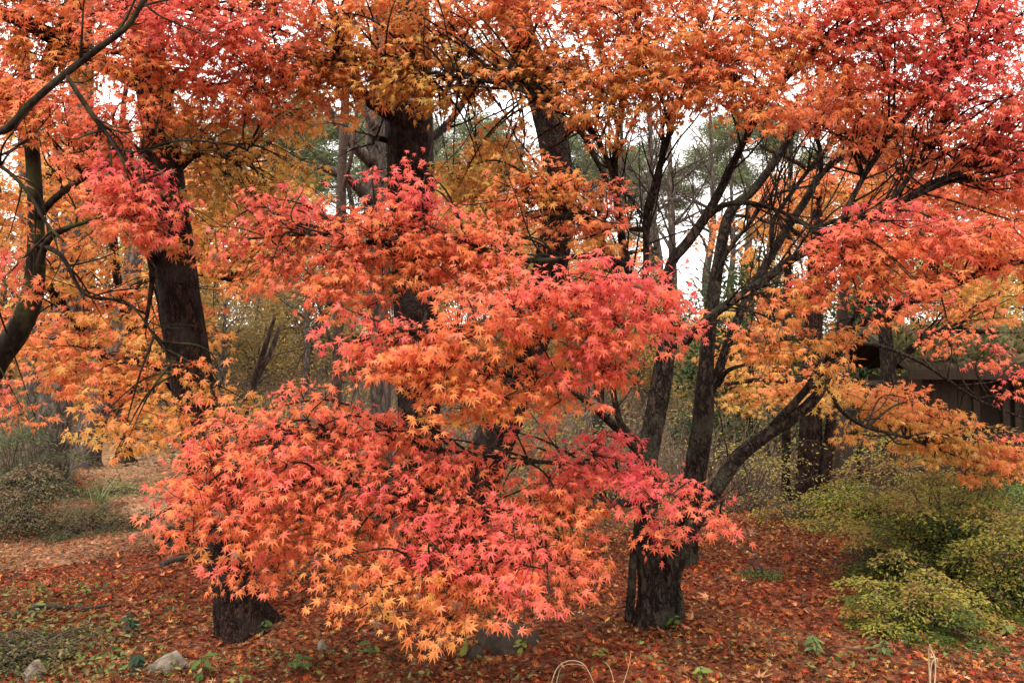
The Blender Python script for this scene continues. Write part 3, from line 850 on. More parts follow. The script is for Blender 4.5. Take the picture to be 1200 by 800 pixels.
trunk_tree('cedar_tree', 'thin straight pole like trunk left of the reddish trunk', [(921, 602, 9.8, 5.5), (921, 560, 9.8, 5), (921, 480, 9.8, 5), (922, 380, 9.9, 4.5), (925, 250, 10, 3.5), (928, 120, 10.2, 2)],
           [[(922, 420, 9.8, 2.5), (900, 390, 9.7, 2), (885, 380, 9.6, 1)]], M['maple'], gp)
trunk_tree('cedar_tree', 'black trunk with a split flared foot nearest the shed', [(990, 580, 10.6, 13), (989, 545, 10.6, 10), (988, 500, 10.6, 9.5), (987, 420, 10.7, 8), (990, 320, 10.9, 5), (995, 230, 11.2, 2)],
           [[(1004, 576, 10.5, 5), (996, 540, 10.55, 5), (994, 505, 10.55, 3)], [(988, 400, 10.7, 4), (1020, 370, 10.7, 3), (1050, 372, 10.7, 1.5)]], M['darkwood'], gp)

# ------------------------------------------------------------------ maples behind
S5 = dict(shape='star5', size=.058, rd=.8, cov=2.0)
def S(**k): return dict(S5, **k)


make_tree('maple_tree', 'orange and gold maple in the background left of the leaning pine', 'tree',
          [(262, 620, 8.2, 6), (246, 540, 8.2, 5.5), (215, 470, 8.2, 5), (160, 400, 8.2, 5), (134, 300, 8.2, 4.5), (140, 180, 8.3, 4), (150, 80, 8.3, 2)],
          [[(122, 420, 8.2, 5), (90, 380, 8, 4), (60, 340, 7.8, 3), (20, 300, 7.6, 2)], [(126, 360, 8.2, 5), (170, 330, 8, 4), (220, 320, 7.8, 3), (280, 330, 7.7, 2)],
           [(124, 460, 8.2, 5), (160, 450, 7.8, 4), (190, 430, 7.5, 2)], [(130, 260, 8.2, 4), (90, 220, 8, 3), (40, 200, 7.8, 2)], [(136, 230, 8.2, 4), (220, 200, 8, 3), (300, 200, 8, 2)]],
          [(95, 310, 7.8, 70, 45, .78, S(cov=1.6)), (140, 370, 7.7, 90, 42, .74, S(cov=1.6)), (50, 395, 7.4, 65, 40, .62, S(cov=1.6)), (120, 420, 7.3, 80, 35, .72, S(cov=1.6)), (175, 455, 7.2, 70, 35, .74, S(cov=1.5)), (150, 490, 7.3, 60, 30, .8, S(cov=1.2)),
           (30, 300, 7.5, 45, 60, .8, S(cov=1.6)), (250, 310, 7.6, 80, 40, .74, S(cov=1.8)), (300, 300, 7.8, 60, 40, .78, S(cov=1.6)), (260, 262, 7.8, 80, 26, .82, S(cov=2)), (360, 290, 8, 60, 24, .82, S(cov=1.4)), (100, 250, 7.8, 70, 30, .78, S(cov=1.8)), (60, 210, 7.8, 80, 45, .74, S(cov=1.7)), (210, 220, 7.8, 70, 40, .82, S(cov=1.5)), (300, 210, 8, 70, 35, .82, S(cov=1.5)), (340, 240, 8, 50, 25, .82, S(cov=1.4)), (20, 150, 7.8, 60, 40, .82, S(cov=1.5)), (90, 440, 7.3, 70, 25, .55, S(cov=1.6)), (215, 390, 7.6, 60, 40, .74, S(cov=1.2))],
          M['maple'], 'maples in the background', twig_n=3)
make_tree('maple_tree', 'orange maple in the background seen between the crooked pine and the central maple', 'tree',
          [(705, 625, 9.6, 9), (700, 540, 9.6, 7), (702, 440, 9.6, 6), (694, 360, 9.6, 5.5), (700, 280, 9.7, 4), (710, 180, 9.8, 2)],
          [[(698, 380, 9.6, 4), (670, 345, 9.4, 3), (650, 330, 9.2, 2)], [(697, 330, 9.6, 4), (730, 300, 9.4, 3), (770, 290, 9.3, 2)], [(704, 240, 9.7, 3), (660, 210, 9.5, 2), (620, 200, 9.4, 1.5)]],
          [(690, 325, 9.4, 50, 28, .68, S()), (720, 300, 9.4, 50, 22, .7, S(cov=1.4)), (660, 345, 9.3, 40, 18, .65, S()), (560, 220, 9.4, 60, 45, .98, S(cov=1.8)), (545, 250, 9.4, 50, 35, .98, S(cov=1.8)), (700, 345, 9.3, 35, 14, .65, S())],
          M['maple'], 'maples in the background', twig_n=4)
make_tree('maple_tree', 'wide orange and red maple in the background behind the right hand limbs', 'tree',
          [(1050, 600, 10.2, 11), (1046, 520, 10.2, 9), (1040, 420, 10.2, 8), (1030, 330, 10.2, 6), (1010, 240, 10.3, 4), (1000, 140, 10.4, 2)],
          [[(1036, 380, 10.2, 5), (1080, 320, 10, 4), (1140, 280, 9.8, 3), (1200, 250, 9.6, 2)], [(1030, 330, 10.2, 5), (970, 290, 10, 4), (900, 260, 9.8, 2.5), (850, 250, 9.7, 1.5)],
           [(1015, 260, 10.2, 4), (1060, 200, 10, 3), (1130, 170, 10, 2)], [(1012, 250, 10.2, 4), (950, 200, 10, 3), (890, 170, 9.8, 2)], [(1040, 450, 10.2, 5), (980, 450, 9.6, 4), (900, 445, 9, 3), (850, 450, 8.6, 2)], [(1040, 430, 10.2, 5), (1100, 390, 10, 4), (1170, 390, 9.8, 2)]],
          [(900, 245, 9.8, 45, 26, .72, S(cov=1.5)), (960, 225, 9.8, 70, 35, .68, S()), (1050, 215, 9.8, 80, 35, .55, S()), (1140, 225, 9.8, 70, 40, .5, S()), (890, 300, 9.8, 40, 18, .85, S(cov=1)), (960, 280, 9.8, 50, 20, .8, S(cov=1.2)), (1190, 260, 9.6, 50, 30, .5, S()), (830, 270, 9.8, 30, 20, .7, S(cov=1.2)), (1060, 270, 9.8, 60, 22, .6, S(cov=1.2)),
           (880, 455, 8.9, 55, 30, .85, S()), (950, 455, 9.2, 55, 28, .82, S()), (850, 420, 8.9, 35, 22, .9, S(cov=1.3)), (830, 370, 9, 22, 28, .92, S(cov=1.2)), (1100, 362, 9.9, 60, 20, .6, S(cov=1.4)), (1165, 368, 9.8, 45, 16, .5, S(cov=1.4)), (1160, 335, 9.8, 70, 26, .8, S(cov=1.7)), (1080, 245, 9.8, 80, 22, .55, S(cov=1.6)), (1180, 290, 9.7, 50, 22, .6, S(cov=1.8)), (1060, 330, 9.8, 50, 20, .85, S(cov=1))],
          M['maple'], 'maples in the background', twig_n=3)

# ------------------------------------------------------------------ mossy maple at the left edge
make_tree('mossy_maple', 'moss patched maple curving in from the left edge under red leaves', 'tree',
          [(-90, 745, 4.9, 24), (-70, 640, 4.9, 21), (-40, 500, 4.9, 18), (-8, 428, 4.9, 15), (20, 388, 4.9, 13.5), (38, 340, 4.9, 12), (42, 270, 4.9, 9), (39, 190, 4.95, 8), (36, 140, 5.0, 7.5), (55, 80, 5.05, 8), (80, 10, 5.1, 6), (100, -80, 5.2, 3)],
          [[(-60, 240, 4.4, 9), (-20, 165, 4.3, 8), (10, 150, 4.25, 7.5), (36, 122, 4.2, 7), (75, 88, 4.2, 6.5), (118, 55, 4.2, 6), (150, 30, 4.2, 5), (175, -10, 4.2, 4), (215, -60, 4.3, 2.5)],
           [(75, 84, 4.2, 4), (105, 130, 4.2, 5), (135, 170, 4.25, 4), (165, 212, 4.3, 3), (185, 245, 4.3, 1.6)],
           [(40, 260, 4.9, 8), (62, 235, 4.85, 7), (88, 215, 4.8, 6.5), (120, 195, 4.7, 6), (160, 180, 4.6, 4), (210, 165, 4.6, 2.5), (280, 170, 4.7, 1.5)],
           [(40, 330, 4.9, 8), (58, 280, 4.8, 6), (95, 262, 4.7, 4), (130, 255, 4.6, 2.5), (190, 255, 4.6, 1.5)],
           [(42, 285, 4.9, 6), (72, 300, 4.7, 4.5), (100, 345, 4.6, 3.5), (150, 355, 4.6, 2.5), (185, 400, 4.55, 2), (215, 440, 4.5, 1.6)],
           [(38, 170, 5, 6), (10, 120, 4.9, 5), (-10, 60, 4.8, 4), (-20, 0, 4.8, 2)],
           [(60, 70, 5.0, 6), (130, 60, 5.0, 5), (220, 90, 5.0, 4), (300, 110, 5.1, 3), (370, 105, 5.2, 1.8)],
           [(70, 40, 5.0, 5), (160, 10, 4.9, 4), (260, 10, 4.8, 3), (340, 40, 4.8, 2)],
           [(215, 180, 5.3, 4), (260, 184, 5.2, 3.5), (284, 187, 5.1, 3), (300, 155, 5.1, 2.5), (325, 115, 5.1, 2), (350, 98, 5.1, 1.5)],
           [(-50, 430, 4.7, 6), (-20, 200, 4.4, 5), (0, 195, 4.3, 4), (30, 222, 4.3, 3.5), (55, 262, 4.3, 3), (75, 283, 4.3, 2)]],
          [(60, -5, 4.8, 110, 35, .6), (230, -10, 4.7, 130, 35, .35), (340, 0, 4.9, 70, 35, .5, dict(cov=2)), (50, 50, 4.9, 90, 50, .68), (-10, 110, 4.7, 60, 50, .6), (200, 30, 4.6, 110, 40, .32), (280, 50, 4.7, 80, 45, .3), (150, 60, 4.6, 70, 35, .5, dict(cov=1.8)), (260, 110, 4.9, 90, 40, .45), (330, 70, 5.0, 75, 45, .58), (390, 80, 5.2, 60, 45, .72), (85, 130, 4.6, 75, 32, .42), (20, 100, 4.7, 60, 35, .6),
           (120, 160, 4.5, 60, 35, .45), (150, 228, 4.3, 70, 42, .2), (160, 262, 4.3, 60, 22, .22), (130, 200, 4.4, 60, 30, .4, dict(cov=1.8)), (250, 150, 5.1, 60, 40, .8, dict(cov=2)), (300, 205, 5.2, 80, 32, .88, dict(cov=1.9)), (260, 230, 5.2, 60, 28, .85, dict(cov=1.7)), (340, 140, 5.2, 60, 35, .78, dict(cov=1.5)), (320, 240, 5.3, 70, 25, .88, dict(cov=1.5)),
           (230, 425, 4.5, 42, 10, .8, dict(cov=1.1, rd=.15)), (215, 478, 4.5, 60, 16, .8, dict(cov=1.1, rd=.15)), (285, 490, 4.5, 50, 18, .8, dict(cov=1.1, rd=.2)), (170, 500, 4.6, 60, 25, .78, dict(cov=1.6)), (260, 460, 4.6, 50, 22, .85, dict(cov=1.2)),
           (5, 320, 4.3, 25, 40, .25, dict(cov=1.6)), (0, 240, 4.5, 40, 40, .7, dict(cov=1.5)), (10, 470, 4.8, 30, 30, .5, dict(cov=1.2)), (200, 290, 5, 50, 14, .5, dict(cov=1.1, rd=.15)), (205, 110, 4.8, 40, 30, .6, dict(cov=1.2)), (170, 130, 4.6, 40, 30, .55)],
          M['mossy'], 'foreground maples', twig_n=10, twig_l=.6, sides=18, thin=.6)

# ------------------------------------------------------------------ second maple, behind the central one
make_tree('maple_tree', 'slim forked maple close behind the central maple, bare in its lower half', 'tree',
          [(800, 655, 6.6, 13), (808, 600, 6.6, 14), (816, 545, 6.6, 13.5), (823, 500, 6.6, 13), (825, 470, 6.6, 12), (828, 420, 6.6, 9), (834, 360, 6.6, 8), (842, 310, 6.6, 7), (855, 250, 6.6, 6), (885, 220, 6.6, 5), (920, 170, 6.6, 4), (950, 110, 6.6, 3)],
          [[(825, 480, 6.6, 10), (840, 440, 6.6, 10), (856, 395, 6.6, 10), (878, 345, 6.6, 9.5), (898, 310, 6.6, 9), (920, 272, 6.6, 8.5), (944, 235, 6.6, 8), (962, 205, 6.6, 7), (1000, 175, 6.5, 5), (1060, 140, 6.4, 3)],
           [(962, 208, 6.6, 5), (962, 180, 6.5, 4.5), (957, 150, 6.4, 4), (975, 110, 6.4, 3)],
           [(905, 290, 6.6, 6), (906, 260, 6.5, 5), (925, 230, 6.5, 4.5), (955, 190, 6.4, 4), (990, 150, 6.4, 3)],
           [(842, 450, 6.6, 6), (852, 435, 6.5, 5), (870, 428, 6.4, 3.5), (885, 425, 6.4, 2)],
           [(838, 340, 6.6, 6), (850, 300, 6.5, 5), (880, 260, 6.5, 4), (905, 230, 6.4, 3), (960, 215, 6.4, 2)]],
          [(960, 120, 6.4, 60, 24, .7, dict(cov=1.4)), (1020, 150, 6.4, 70, 28, .55, dict(cov=1.6)), (1080, 150, 6.4, 70, 30, .5, dict(cov=1.6)), (990, 110, 6.3, 60, 30, .5)],
          M['maple'], 'foreground maples', twig_n=14, twig_l=1.15, thin=.55, depth=2)

# ------------------------------------------------------------------ the central maple
C_ = dict
main = make_tree('maple_tree', 'large many stemmed maple in the centre, pink and orange sprays reaching low to the left', 'tree',
    [(768, 742, 5.0, 20), (768, 715, 5.0, 20), (766, 680, 5.0, 18), (760, 640, 5.0, 16), (757, 590, 5.0, 13.5), (758, 540, 5.0, 12.5), (766, 495, 5.0, 12), (774, 455, 5.0, 12), (779, 420, 5.0, 11), (786, 395, 5.0, 10)],
    [   # right leader and its forks
     [(778, 735, 4.97, 20), (784, 690, 4.97, 20), (797, 645, 4.95, 18), (818, 605, 4.93, 16), (842, 568, 4.9, 15.5), (862, 538, 4.88, 16), (892, 513, 4.85, 14), (925, 492, 4.85, 12.5), (955, 466, 4.85, 11.5), (970, 440, 4.85, 9), (985, 405, 4.85, 6), (1005, 365, 4.8, 5), (1040, 325, 4.7, 3)],
     [(905, 500, 4.85, 9), (940, 462, 4.85, 8), (965, 430, 4.85, 8), (985, 398, 4.85, 7.5), (1010, 380, 4.8, 7), (1050, 360, 4.7, 7), (1090, 345, 4.6, 7), (1125, 330, 4.5, 8), (1165, 315, 4.4, 6), (1230, 300, 4.3, 4)],
     [(968, 450, 4.85, 5), (985, 480, 5.0, 4), (1015, 500, 5.3, 3.5), (1060, 512, 5.7, 3), (1110, 530, 6, 2.5), (1190, 558, 6.2, 1.5)],
     [(985, 400, 4.85, 5), (1030, 405, 5.2, 4), (1080, 425, 5.6, 3.5), (1110, 445, 5.8, 3), (1150, 470, 6, 2.5), (1200, 490, 6.1, 1.8)],
     # left stems rising
     [(784, 400, 5.0, 11), (770, 385, 5.02, 10), (752, 365, 5.05, 10), (740, 325, 5.1, 10), (730, 285, 5.1, 8.5), (723, 230, 5.15, 7), (722, 170, 5.15, 5), (735, 110, 5.1, 4), (760, 40, 5.0, 3)],
     [(752, 365, 5.05, 8), (757, 315, 5.1, 7), (758, 250, 5.1, 7), (768, 215, 5.1, 7), (782, 165, 5.05, 6), (800, 110, 5, 4), (830, 50, 4.9, 3)],
     [(786, 395, 5.0, 12), (783, 350, 5.0, 11), (786, 310, 5.0, 11), (806, 284, 5.0, 11), (826, 256, 5.0, 10), (845, 222, 5.0, 9), (860, 190, 4.95, 8), (880, 150, 4.9, 6.5), (900, 115, 4.8, 5), (950, 60, 4.7, 4), (1030, 0, 4.6, 3)],
     [(828, 254, 5.0, 7), (850, 240, 4.95, 6), (880, 238, 4.9, 5), (915, 248, 4.8, 4), (940, 262, 4.7, 3.5), (960, 275, 4.6, 2.5), (1000, 285, 4.4, 2)],
     [(800, 405, 5.0, 9), (820, 382, 4.95, 9), (850, 358, 4.9, 9), (890, 332, 4.85, 9), (925, 306, 4.8, 9), (955, 288, 4.75, 8), (985, 260, 4.7, 7), (1000, 230, 4.7, 5.5), (1020, 195, 4.7, 5), (1060, 140, 4.6, 4), (1110, 80, 4.5, 3), (1180, 30, 4.4, 2)],
     [(960, 285, 4.75, 7), (1010, 262, 4.7, 6), (1050, 240, 4.65, 6), (1090, 215, 4.6, 5.5), (1140, 195, 4.55, 5), (1190, 160, 4.5, 4), (1260, 110, 4.4, 2)],
     [(1015, 258, 4.7, 5), (1040, 240, 4.6, 5), (1060, 215, 4.6, 4.5), (1078, 190, 4.6, 4), (1085, 170, 4.6, 3), (1120, 110, 4.5, 2)],
     [(1055, 238, 4.65, 5), (1090, 222, 4.6, 4.5), (1130, 208, 4.6, 4), (1200, 195, 4.5, 3)],
     # low limbs reaching left toward the clearing
     [(752, 535, 4.98, 9), (735, 515, 4.9, 8), (710, 490, 4.75, 7.5), (685, 468, 4.55, 6.5), (650, 452, 4.3, 5.5), (600, 440, 4.05, 5), (540, 435, 3.9, 4), (470, 425, 3.85, 3)],
     [(754, 520, 4.98, 8), (738, 508, 4.95, 7.5), (725, 490, 4.9, 7), (718, 455, 4.85, 6), (714, 425, 4.75, 5), (690, 395, 4.4, 5), (640, 385, 4.0, 4.5), (580, 385, 3.8, 4), (510, 385, 3.7, 3), (430, 395, 3.7, 2)],
     [(757, 585, 4.98, 10), (725, 590, 4.75, 9), (670, 600, 4.4, 8), (600, 600, 4.1, 7), (520, 590, 3.95, 6), (430, 570, 3.9, 5), (330, 560, 3.9, 4), (240, 560, 3.9, 2.5)],
     [(660, 602, 4.38, 6), (610, 640, 4.0, 5), (560, 670, 3.7, 4), (500, 690, 3.55, 3)],
     [(757, 600, 4.95, 7), (730, 560, 4.6, 6), (690, 545, 4.3, 5), (620, 540, 4.15, 4), (500, 525, 4.1, 3.5), (380, 510, 4.05, 3), (280, 520, 4.0, 2)],
     [(735, 310, 5.1, 7), (690, 300, 4.9, 6), (620, 305, 4.6, 5.5), (540, 290, 4.4, 5), (450, 285, 4.3, 4), (370, 275, 4.3, 3), (290, 280, 4.3, 2)],
     [(758, 270, 5.1, 5), (720, 265, 5.0, 4.5), (670, 245, 4.9, 4), (620, 230, 4.85, 3)],
     [(725, 220, 5.15, 5), (690, 150, 5.0, 4.5), (620, 110, 4.9, 4), (540, 90, 4.9, 3.5), (450, 80, 5.0, 3), (380, 70, 5, 2)],
     [(790, 640, 4.93, 6), (800, 610, 4.6, 5), (815, 600, 4.3, 4), (830, 600, 4.1, 2.5), (850, 605, 4.0, 2)],
    ],
    [
     # middle tier, bright
     (500, 405, 3.7, 100, 38, .52), (610, 372, 3.6, 110, 46, .42, C_(cov=3)), (735, 372, 3.7, 75, 52, .3, C_(cov=2.8)), (560, 445, 3.75, 95, 40, .6, C_(cov=2.6)), (450, 400, 3.8, 65, 30, .28), (690, 430, 3.8, 65, 42, .28), (645, 462, 4.0, 50, 28, .58, C_(cov=1.2)),
     (790, 330, 3.8, 32, 22, .15, C_(cov=1.2)), (800, 380, 3.85, 28, 30, .25, C_(cov=1.5)), (530, 470, 3.75, 50, 18, .7, C_(cov=1.3)), (670, 345, 3.65, 80, 25, .22, C_(cov=2.2)), (400, 400, 3.8, 35, 25, .3, C_(cov=1)),
     # upper left tier
     (470, 268, 4.3, 105, 36, .33, C_(cov=2.8)), (345, 255, 4.4, 70, 28, .22), (430, 308, 4.3, 110, 34, .58), (540, 290, 4.4, 75, 38, .5), (285, 290, 4.4, 55, 16, .3, C_(cov=1.5, rd=.2)), (330, 325, 4.4, 75, 26, .42, C_(cov=1.6)), (465, 222, 4.2, 48, 20, .18, C_(cov=1.3)), (475, 195, 4.2, 12, 14, .2, C_(cov=1.2, rd=.1)), (400, 348, 4.3, 70, 28, .4, C_(cov=1.7)), (520, 335, 4.3, 60, 22, .4, C_(cov=1.8)), (300, 235, 4.4, 40, 14, .2, C_(cov=1.3)), (580, 315, 4.4, 50, 25, .5),
     # domed tier
     (640, 222, 4.9, 82, 32, .72, C_(cov=2.6)), (700, 262, 4.9, 45, 26, .5), (590, 265, 4.9, 60, 30, .72), (720, 245, 4.9, 25, 25, .4, C_(cov=1.3)),
     # low mass
     (300, 522, 3.9, 90, 42, .42, C_(cov=2.1)), (230, 572, 3.8, 55, 45, .42, C_(cov=2)), (180, 600, 3.9, 38, 18, .32, C_(cov=1.5)), (300, 600, 3.8, 90, 55, .42, C_(cov=2.1)), (400, 528, 4.0, 85, 50, .48, C_(cov=2.1)), (420, 600, 3.85, 100, 60, .48, C_(cov=2.1)), (520, 560, 3.95, 85, 48, .35, C_(cov=2)), (560, 628, 3.65, 105, 52, .14, C_(cov=2.1)), (640, 570, 4.0, 80, 42, .35, C_(cov=1.5)), (705, 540, 4.15, 65, 45, .08, C_(cov=1.5)),
     (480, 682, 3.55, 100, 40, .68, C_(cov=2)), (520, 722, 3.5, 55, 30, .62, C_(cov=2)), (610, 680, 3.5, 55, 38, .3, C_(cov=2)), (690, 650, 3.85, 42, 40, .32, C_(cov=1.5)), (755, 572, 3.9, 55, 38, .16, C_(cov=1.5)), (815, 585, 3.85, 30, 26, .2, C_(cov=1.3)), (850, 610, 3.9, 24, 22, .25, C_(cov=1.4)), (775, 625, 3.85, 45, 22, .25, C_(cov=1.3)), (295, 655, 3.8, 60, 26, .32, C_(cov=2)), (395, 660, 3.75, 70, 30, .55, C_(cov=1.6)), (240, 505, 4.0, 40, 18, .2, C_(cov=1.5)), (355, 485, 4.1, 65, 25, .42, C_(cov=2)), (620, 515, 4.15, 40, 25, .4, C_(cov=1.0)), (460, 515, 4.1, 45, 30, .5, C_(cov=1.5)), (630, 720, 3.5, 25, 18, .28, C_(cov=1.3)), (410, 700, 3.6, 40, 18, .7, C_(cov=1.3)), (650, 610, 3.95, 60, 35, .55, C_(cov=1.6)), (690, 690, 3.7, 22, 16, .25, C_(cov=1.2)), (340, 560, 3.8, 70, 40, .4, C_(cov=2)),
     # canopy overhead
     (480, 92, 5.1, 110, 40, 0.74), (565, 55, 5.1, 110, 55, 0.7), (430, 50, 5.1, 90, 45, 0.74), (520, 118, 5.2, 40, 14, 0.78, C_(cov=1.6)), (588, 172, 5.3, 48, 40, 0.78, C_(cov=2)), (552, 205, 5.5, 48, 30, 0.95, C_(cov=2.3)), (560, 240, 5.5, 50, 40, 0.92, C_(cov=2.3)), (640, 85, 5, 80, 42, 0.72), (710, 95, 4.8, 80, 55, 0.66), (700, 25, 4.8, 110, 42, 0.6), (790, 55, 4.6, 85, 55, 0.68), (780, 105, 4.7, 70, 32, 0.72, C_(cov=2)), (725, 150, 4.8, 40, 18, 0.62, C_(cov=1.3)), (860, 85, 4.55, 75, 50, 0.7), (880, 30, 4.5, 80, 42, 0.72), (905, 118, 4.5, 42, 26, 0.55), (975, 55, 4.6, 80, 50, 0.32), (980, 135, 4.7, 75, 28, 0.44), (1050, 105, 4.6, 90, 45, 0.32), (1080, 40, 4.5, 85, 50, 0.24), (1150, 90, 4.4, 75, 55, 0.24), (1170, 20, 4.4, 80, 45, 0.3), (1130, 165, 4.6, 90, 32, 0.35), (1190, 215, 4.6, 60, 40, 0.35), (1090, 190, 4.7, 60, 20, 0.45, C_(cov=1.9)), (1030, 165, 4.7, 60, 20, 0.4, C_(cov=1.9)), (1000, 15, 4.5, 90, 35, 0.32), (1200, 150, 4.4, 50, 50, 0.15),
     (520, -10, 5, 120, 35, 0.66, C_(cov=2.4)), (640, -15, 4.9, 120, 35, 0.6, C_(cov=2.4)), (760, -10, 4.8, 120, 35, 0.6, C_(cov=2.4)), (400, 0, 5.1, 80, 35, 0.66, C_(cov=1.9)), (880, -15, 4.7, 120, 35, 0.55, C_(cov=2.4)), (1100, -15, 4.5, 120, 35, 0.27, C_(cov=2.4)), (390, 130, 5.3, 50, 22, 0.7, C_(cov=1.4)),
     # right hand tier
     (990, 278, 4.3, 55, 26, .16, C_(cov=2.4)), (1075, 292, 4.25, 85, 32, .34, C_(cov=2.8)), (1160, 288, 4.2, 60, 32, .45, C_(cov=2.6)), (1000, 318, 4.4, 60, 24, .42), (1090, 325, 4.3, 65, 20, .5), (1200, 305, 4.2, 40, 28, .42), (1040, 270, 4.3, 40, 18, .15),
     # orange sprays below the right tier
     (925, 392, 4.6, 60, 30, .76, C_(cov=2.0)), (955, 340, 4.6, 45, 28, .74, C_(cov=1.8)), (890, 400, 4.6, 30, 30, .78, C_(cov=1.6)), (995, 430, 4.6, 28, 26, .74, C_(cov=1.5)), (1062, 362, 4.1, 42, 20, .58, C_(cov=1.6)), (1085, 340, 4.1, 35, 14, .5, C_(cov=1.4)), (990, 395, 4.6, 25, 22, .74, C_(cov=1.2)), (910, 355, 4.6, 30, 18, .76, C_(cov=1.3)),
     # far right low sprays
     (1020, 470, 5.7, 55, 28, .74), (1070, 490, 5.9, 65, 26, .8, C_(cov=2.4)), (1110, 520, 6.0, 75, 24, .78, C_(cov=2.6)), (1165, 540, 6.1, 60, 20, .62, C_(cov=2.6)), (1120, 396, 6.1, 42, 13, .52, C_(cov=1.6)), (1160, 420, 6.1, 34, 11, .42, C_(cov=1.5)), (1190, 452, 6.1, 26, 10, .3, C_(cov=1.5)), (1000, 510, 5.6, 35, 14, .8, C_(cov=1.0)), (1180, 520, 6.1, 40, 14, .4, C_(cov=1.6)),
    ], M['maple'], 'foreground maples', twig_n=13, twig_l=1.0, sides=40, thin=.58, depth=2)
for pts in ([(737, 727, 4.95, 5.5), (740, 690, 4.95, 5), (742, 655, 4.95, 4.5), (748, 600, 4.95, 4), (745, 540, 4.95, 3)], [(798, 722, 4.95, 5), (795, 695, 4.95, 4.6), (788, 670, 4.95, 4), (775, 640, 4.9, 3)]):
    sh = MB(); cv = smooth(px_path(pts), 6); sh.tube(cv, 9, rough=.06); sh.build('shoot', M['maple'], main, True)


# ------------------------------------------------------------------ shrubs
def shrub(name, label, px, py, w, h, cols, group=None, n=5000, size=.022, depth=None, tiers=True, shape='oval', mat='green', clump=.12):
    g = G(px, py); d = g[1]
    root = thing(name, label, 'shrub', g, group)
    rx, hh = w / F * d / 2, h / F * d
    ry = depth or rx * .8
    sb, fb = MB(), MB()
    K = int(26 + n / 200)
    q = nrm(rng.normal(size=(K, 3))); q[:, 2] = np.abs(q[:, 2]) * 1.05 - .1
    q *= (rng.uniform(.45, 1.3, (K, 1)) * (1 + .36 * wob(q, 2.2, px * .01))[:, None])
    kt = rng.normal(0, .22, K)
    c = g + q * [rx, ry, hh * .8]
    c[:, 2] = np.maximum(c[:, 2], H(c[:, 0], c[:, 1]) + .05)
    for e in c:
        b = g + np.array([rng.normal(0, rx * .15), rng.normal(0, ry * .15), -.02])
        m = (b + e) / 2 + rng.normal(0, .04, 3) + [0, 0, .1 * hh]
        sb.tube(smooth([np.r_[b, .008], np.r_[m, .005], np.r_[e, .0018]], 4), 4, cap=False)
    ci = rng.integers(0, K, n)
    rad = rng.uniform(0, 1, n) ** .6 * clump * 1.7 * rng.uniform(.7, 1.3, K)[ci]; an = rng.uniform(0, 6.283, n)
    off = np.stack([np.cos(an) * rad, np.sin(an) * rad, rng.normal(0, clump * .11, n) - .3 * rad ** 2 / clump], -1)
    pos = c[ci] + off
    pos[:, 2] = np.maximum(pos[:, 2], H(pos[:, 0], pos[:, 1]) + .02)
    for _ in range(K * 2):                       # twigs inside each fan
        k = rng.integers(0, n); e = c[ci[k]]
        sb.tube([np.r_[e, .0022], np.r_[(e + pos[k]) / 2 + [0, 0, .01], .0016], np.r_[pos[k], .0008]], 3, cap=False)
    tip = off * [1, 1, .3] / clump + rng.normal(0, .7, (n, 3)) * [1, 1, .35]; nor = rng.normal(0, .38, (n, 3)) + [0, -.38, 1]
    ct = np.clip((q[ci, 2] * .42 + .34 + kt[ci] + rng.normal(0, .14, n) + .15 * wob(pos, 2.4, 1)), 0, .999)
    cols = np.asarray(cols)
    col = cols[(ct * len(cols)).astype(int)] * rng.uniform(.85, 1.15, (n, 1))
    add_leaves(fb, pos, tip, nor, size * rng.uniform(.6, 1.3, n), col, shape, (0, .3))
    sb.build('stems', M['twig'], root, True)
    fb.build('foliage', M[mat], root)
    return root


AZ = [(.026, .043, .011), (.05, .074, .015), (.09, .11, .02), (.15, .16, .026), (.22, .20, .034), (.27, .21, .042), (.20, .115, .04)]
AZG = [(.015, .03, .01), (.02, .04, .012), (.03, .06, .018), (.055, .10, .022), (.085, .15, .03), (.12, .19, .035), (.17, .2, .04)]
gz_ = 'azalea shrubs at the right'
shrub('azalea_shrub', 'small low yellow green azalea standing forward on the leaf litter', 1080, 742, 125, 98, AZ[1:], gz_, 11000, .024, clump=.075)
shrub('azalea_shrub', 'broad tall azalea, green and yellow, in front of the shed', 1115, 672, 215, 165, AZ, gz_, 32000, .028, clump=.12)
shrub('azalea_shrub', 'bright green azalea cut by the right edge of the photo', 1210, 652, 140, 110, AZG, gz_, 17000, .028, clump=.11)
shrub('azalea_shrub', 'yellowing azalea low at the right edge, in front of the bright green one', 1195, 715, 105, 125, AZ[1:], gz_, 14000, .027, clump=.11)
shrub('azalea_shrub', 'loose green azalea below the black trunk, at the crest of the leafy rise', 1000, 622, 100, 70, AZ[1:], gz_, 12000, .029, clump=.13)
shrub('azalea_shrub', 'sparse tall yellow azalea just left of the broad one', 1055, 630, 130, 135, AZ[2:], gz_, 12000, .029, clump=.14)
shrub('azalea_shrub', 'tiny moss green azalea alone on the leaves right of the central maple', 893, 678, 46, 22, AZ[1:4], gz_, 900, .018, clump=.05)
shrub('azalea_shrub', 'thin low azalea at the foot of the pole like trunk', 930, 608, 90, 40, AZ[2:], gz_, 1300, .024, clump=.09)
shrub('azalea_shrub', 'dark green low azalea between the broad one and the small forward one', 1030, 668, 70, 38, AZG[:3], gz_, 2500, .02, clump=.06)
JN = [(.026, .03, .014), (.045, .05, .02), (.07, .07, .028), (.10, .085, .036), (.13, .09, .045)]
gj = 'dull green shrubs beside the path'
shrub('low_shrub', 'wide dull green shrub at the left edge behind the path', 20, 616, 140, 80, JN + [(.2, .12, .07)], gj, 8000, .032, clump=.16)
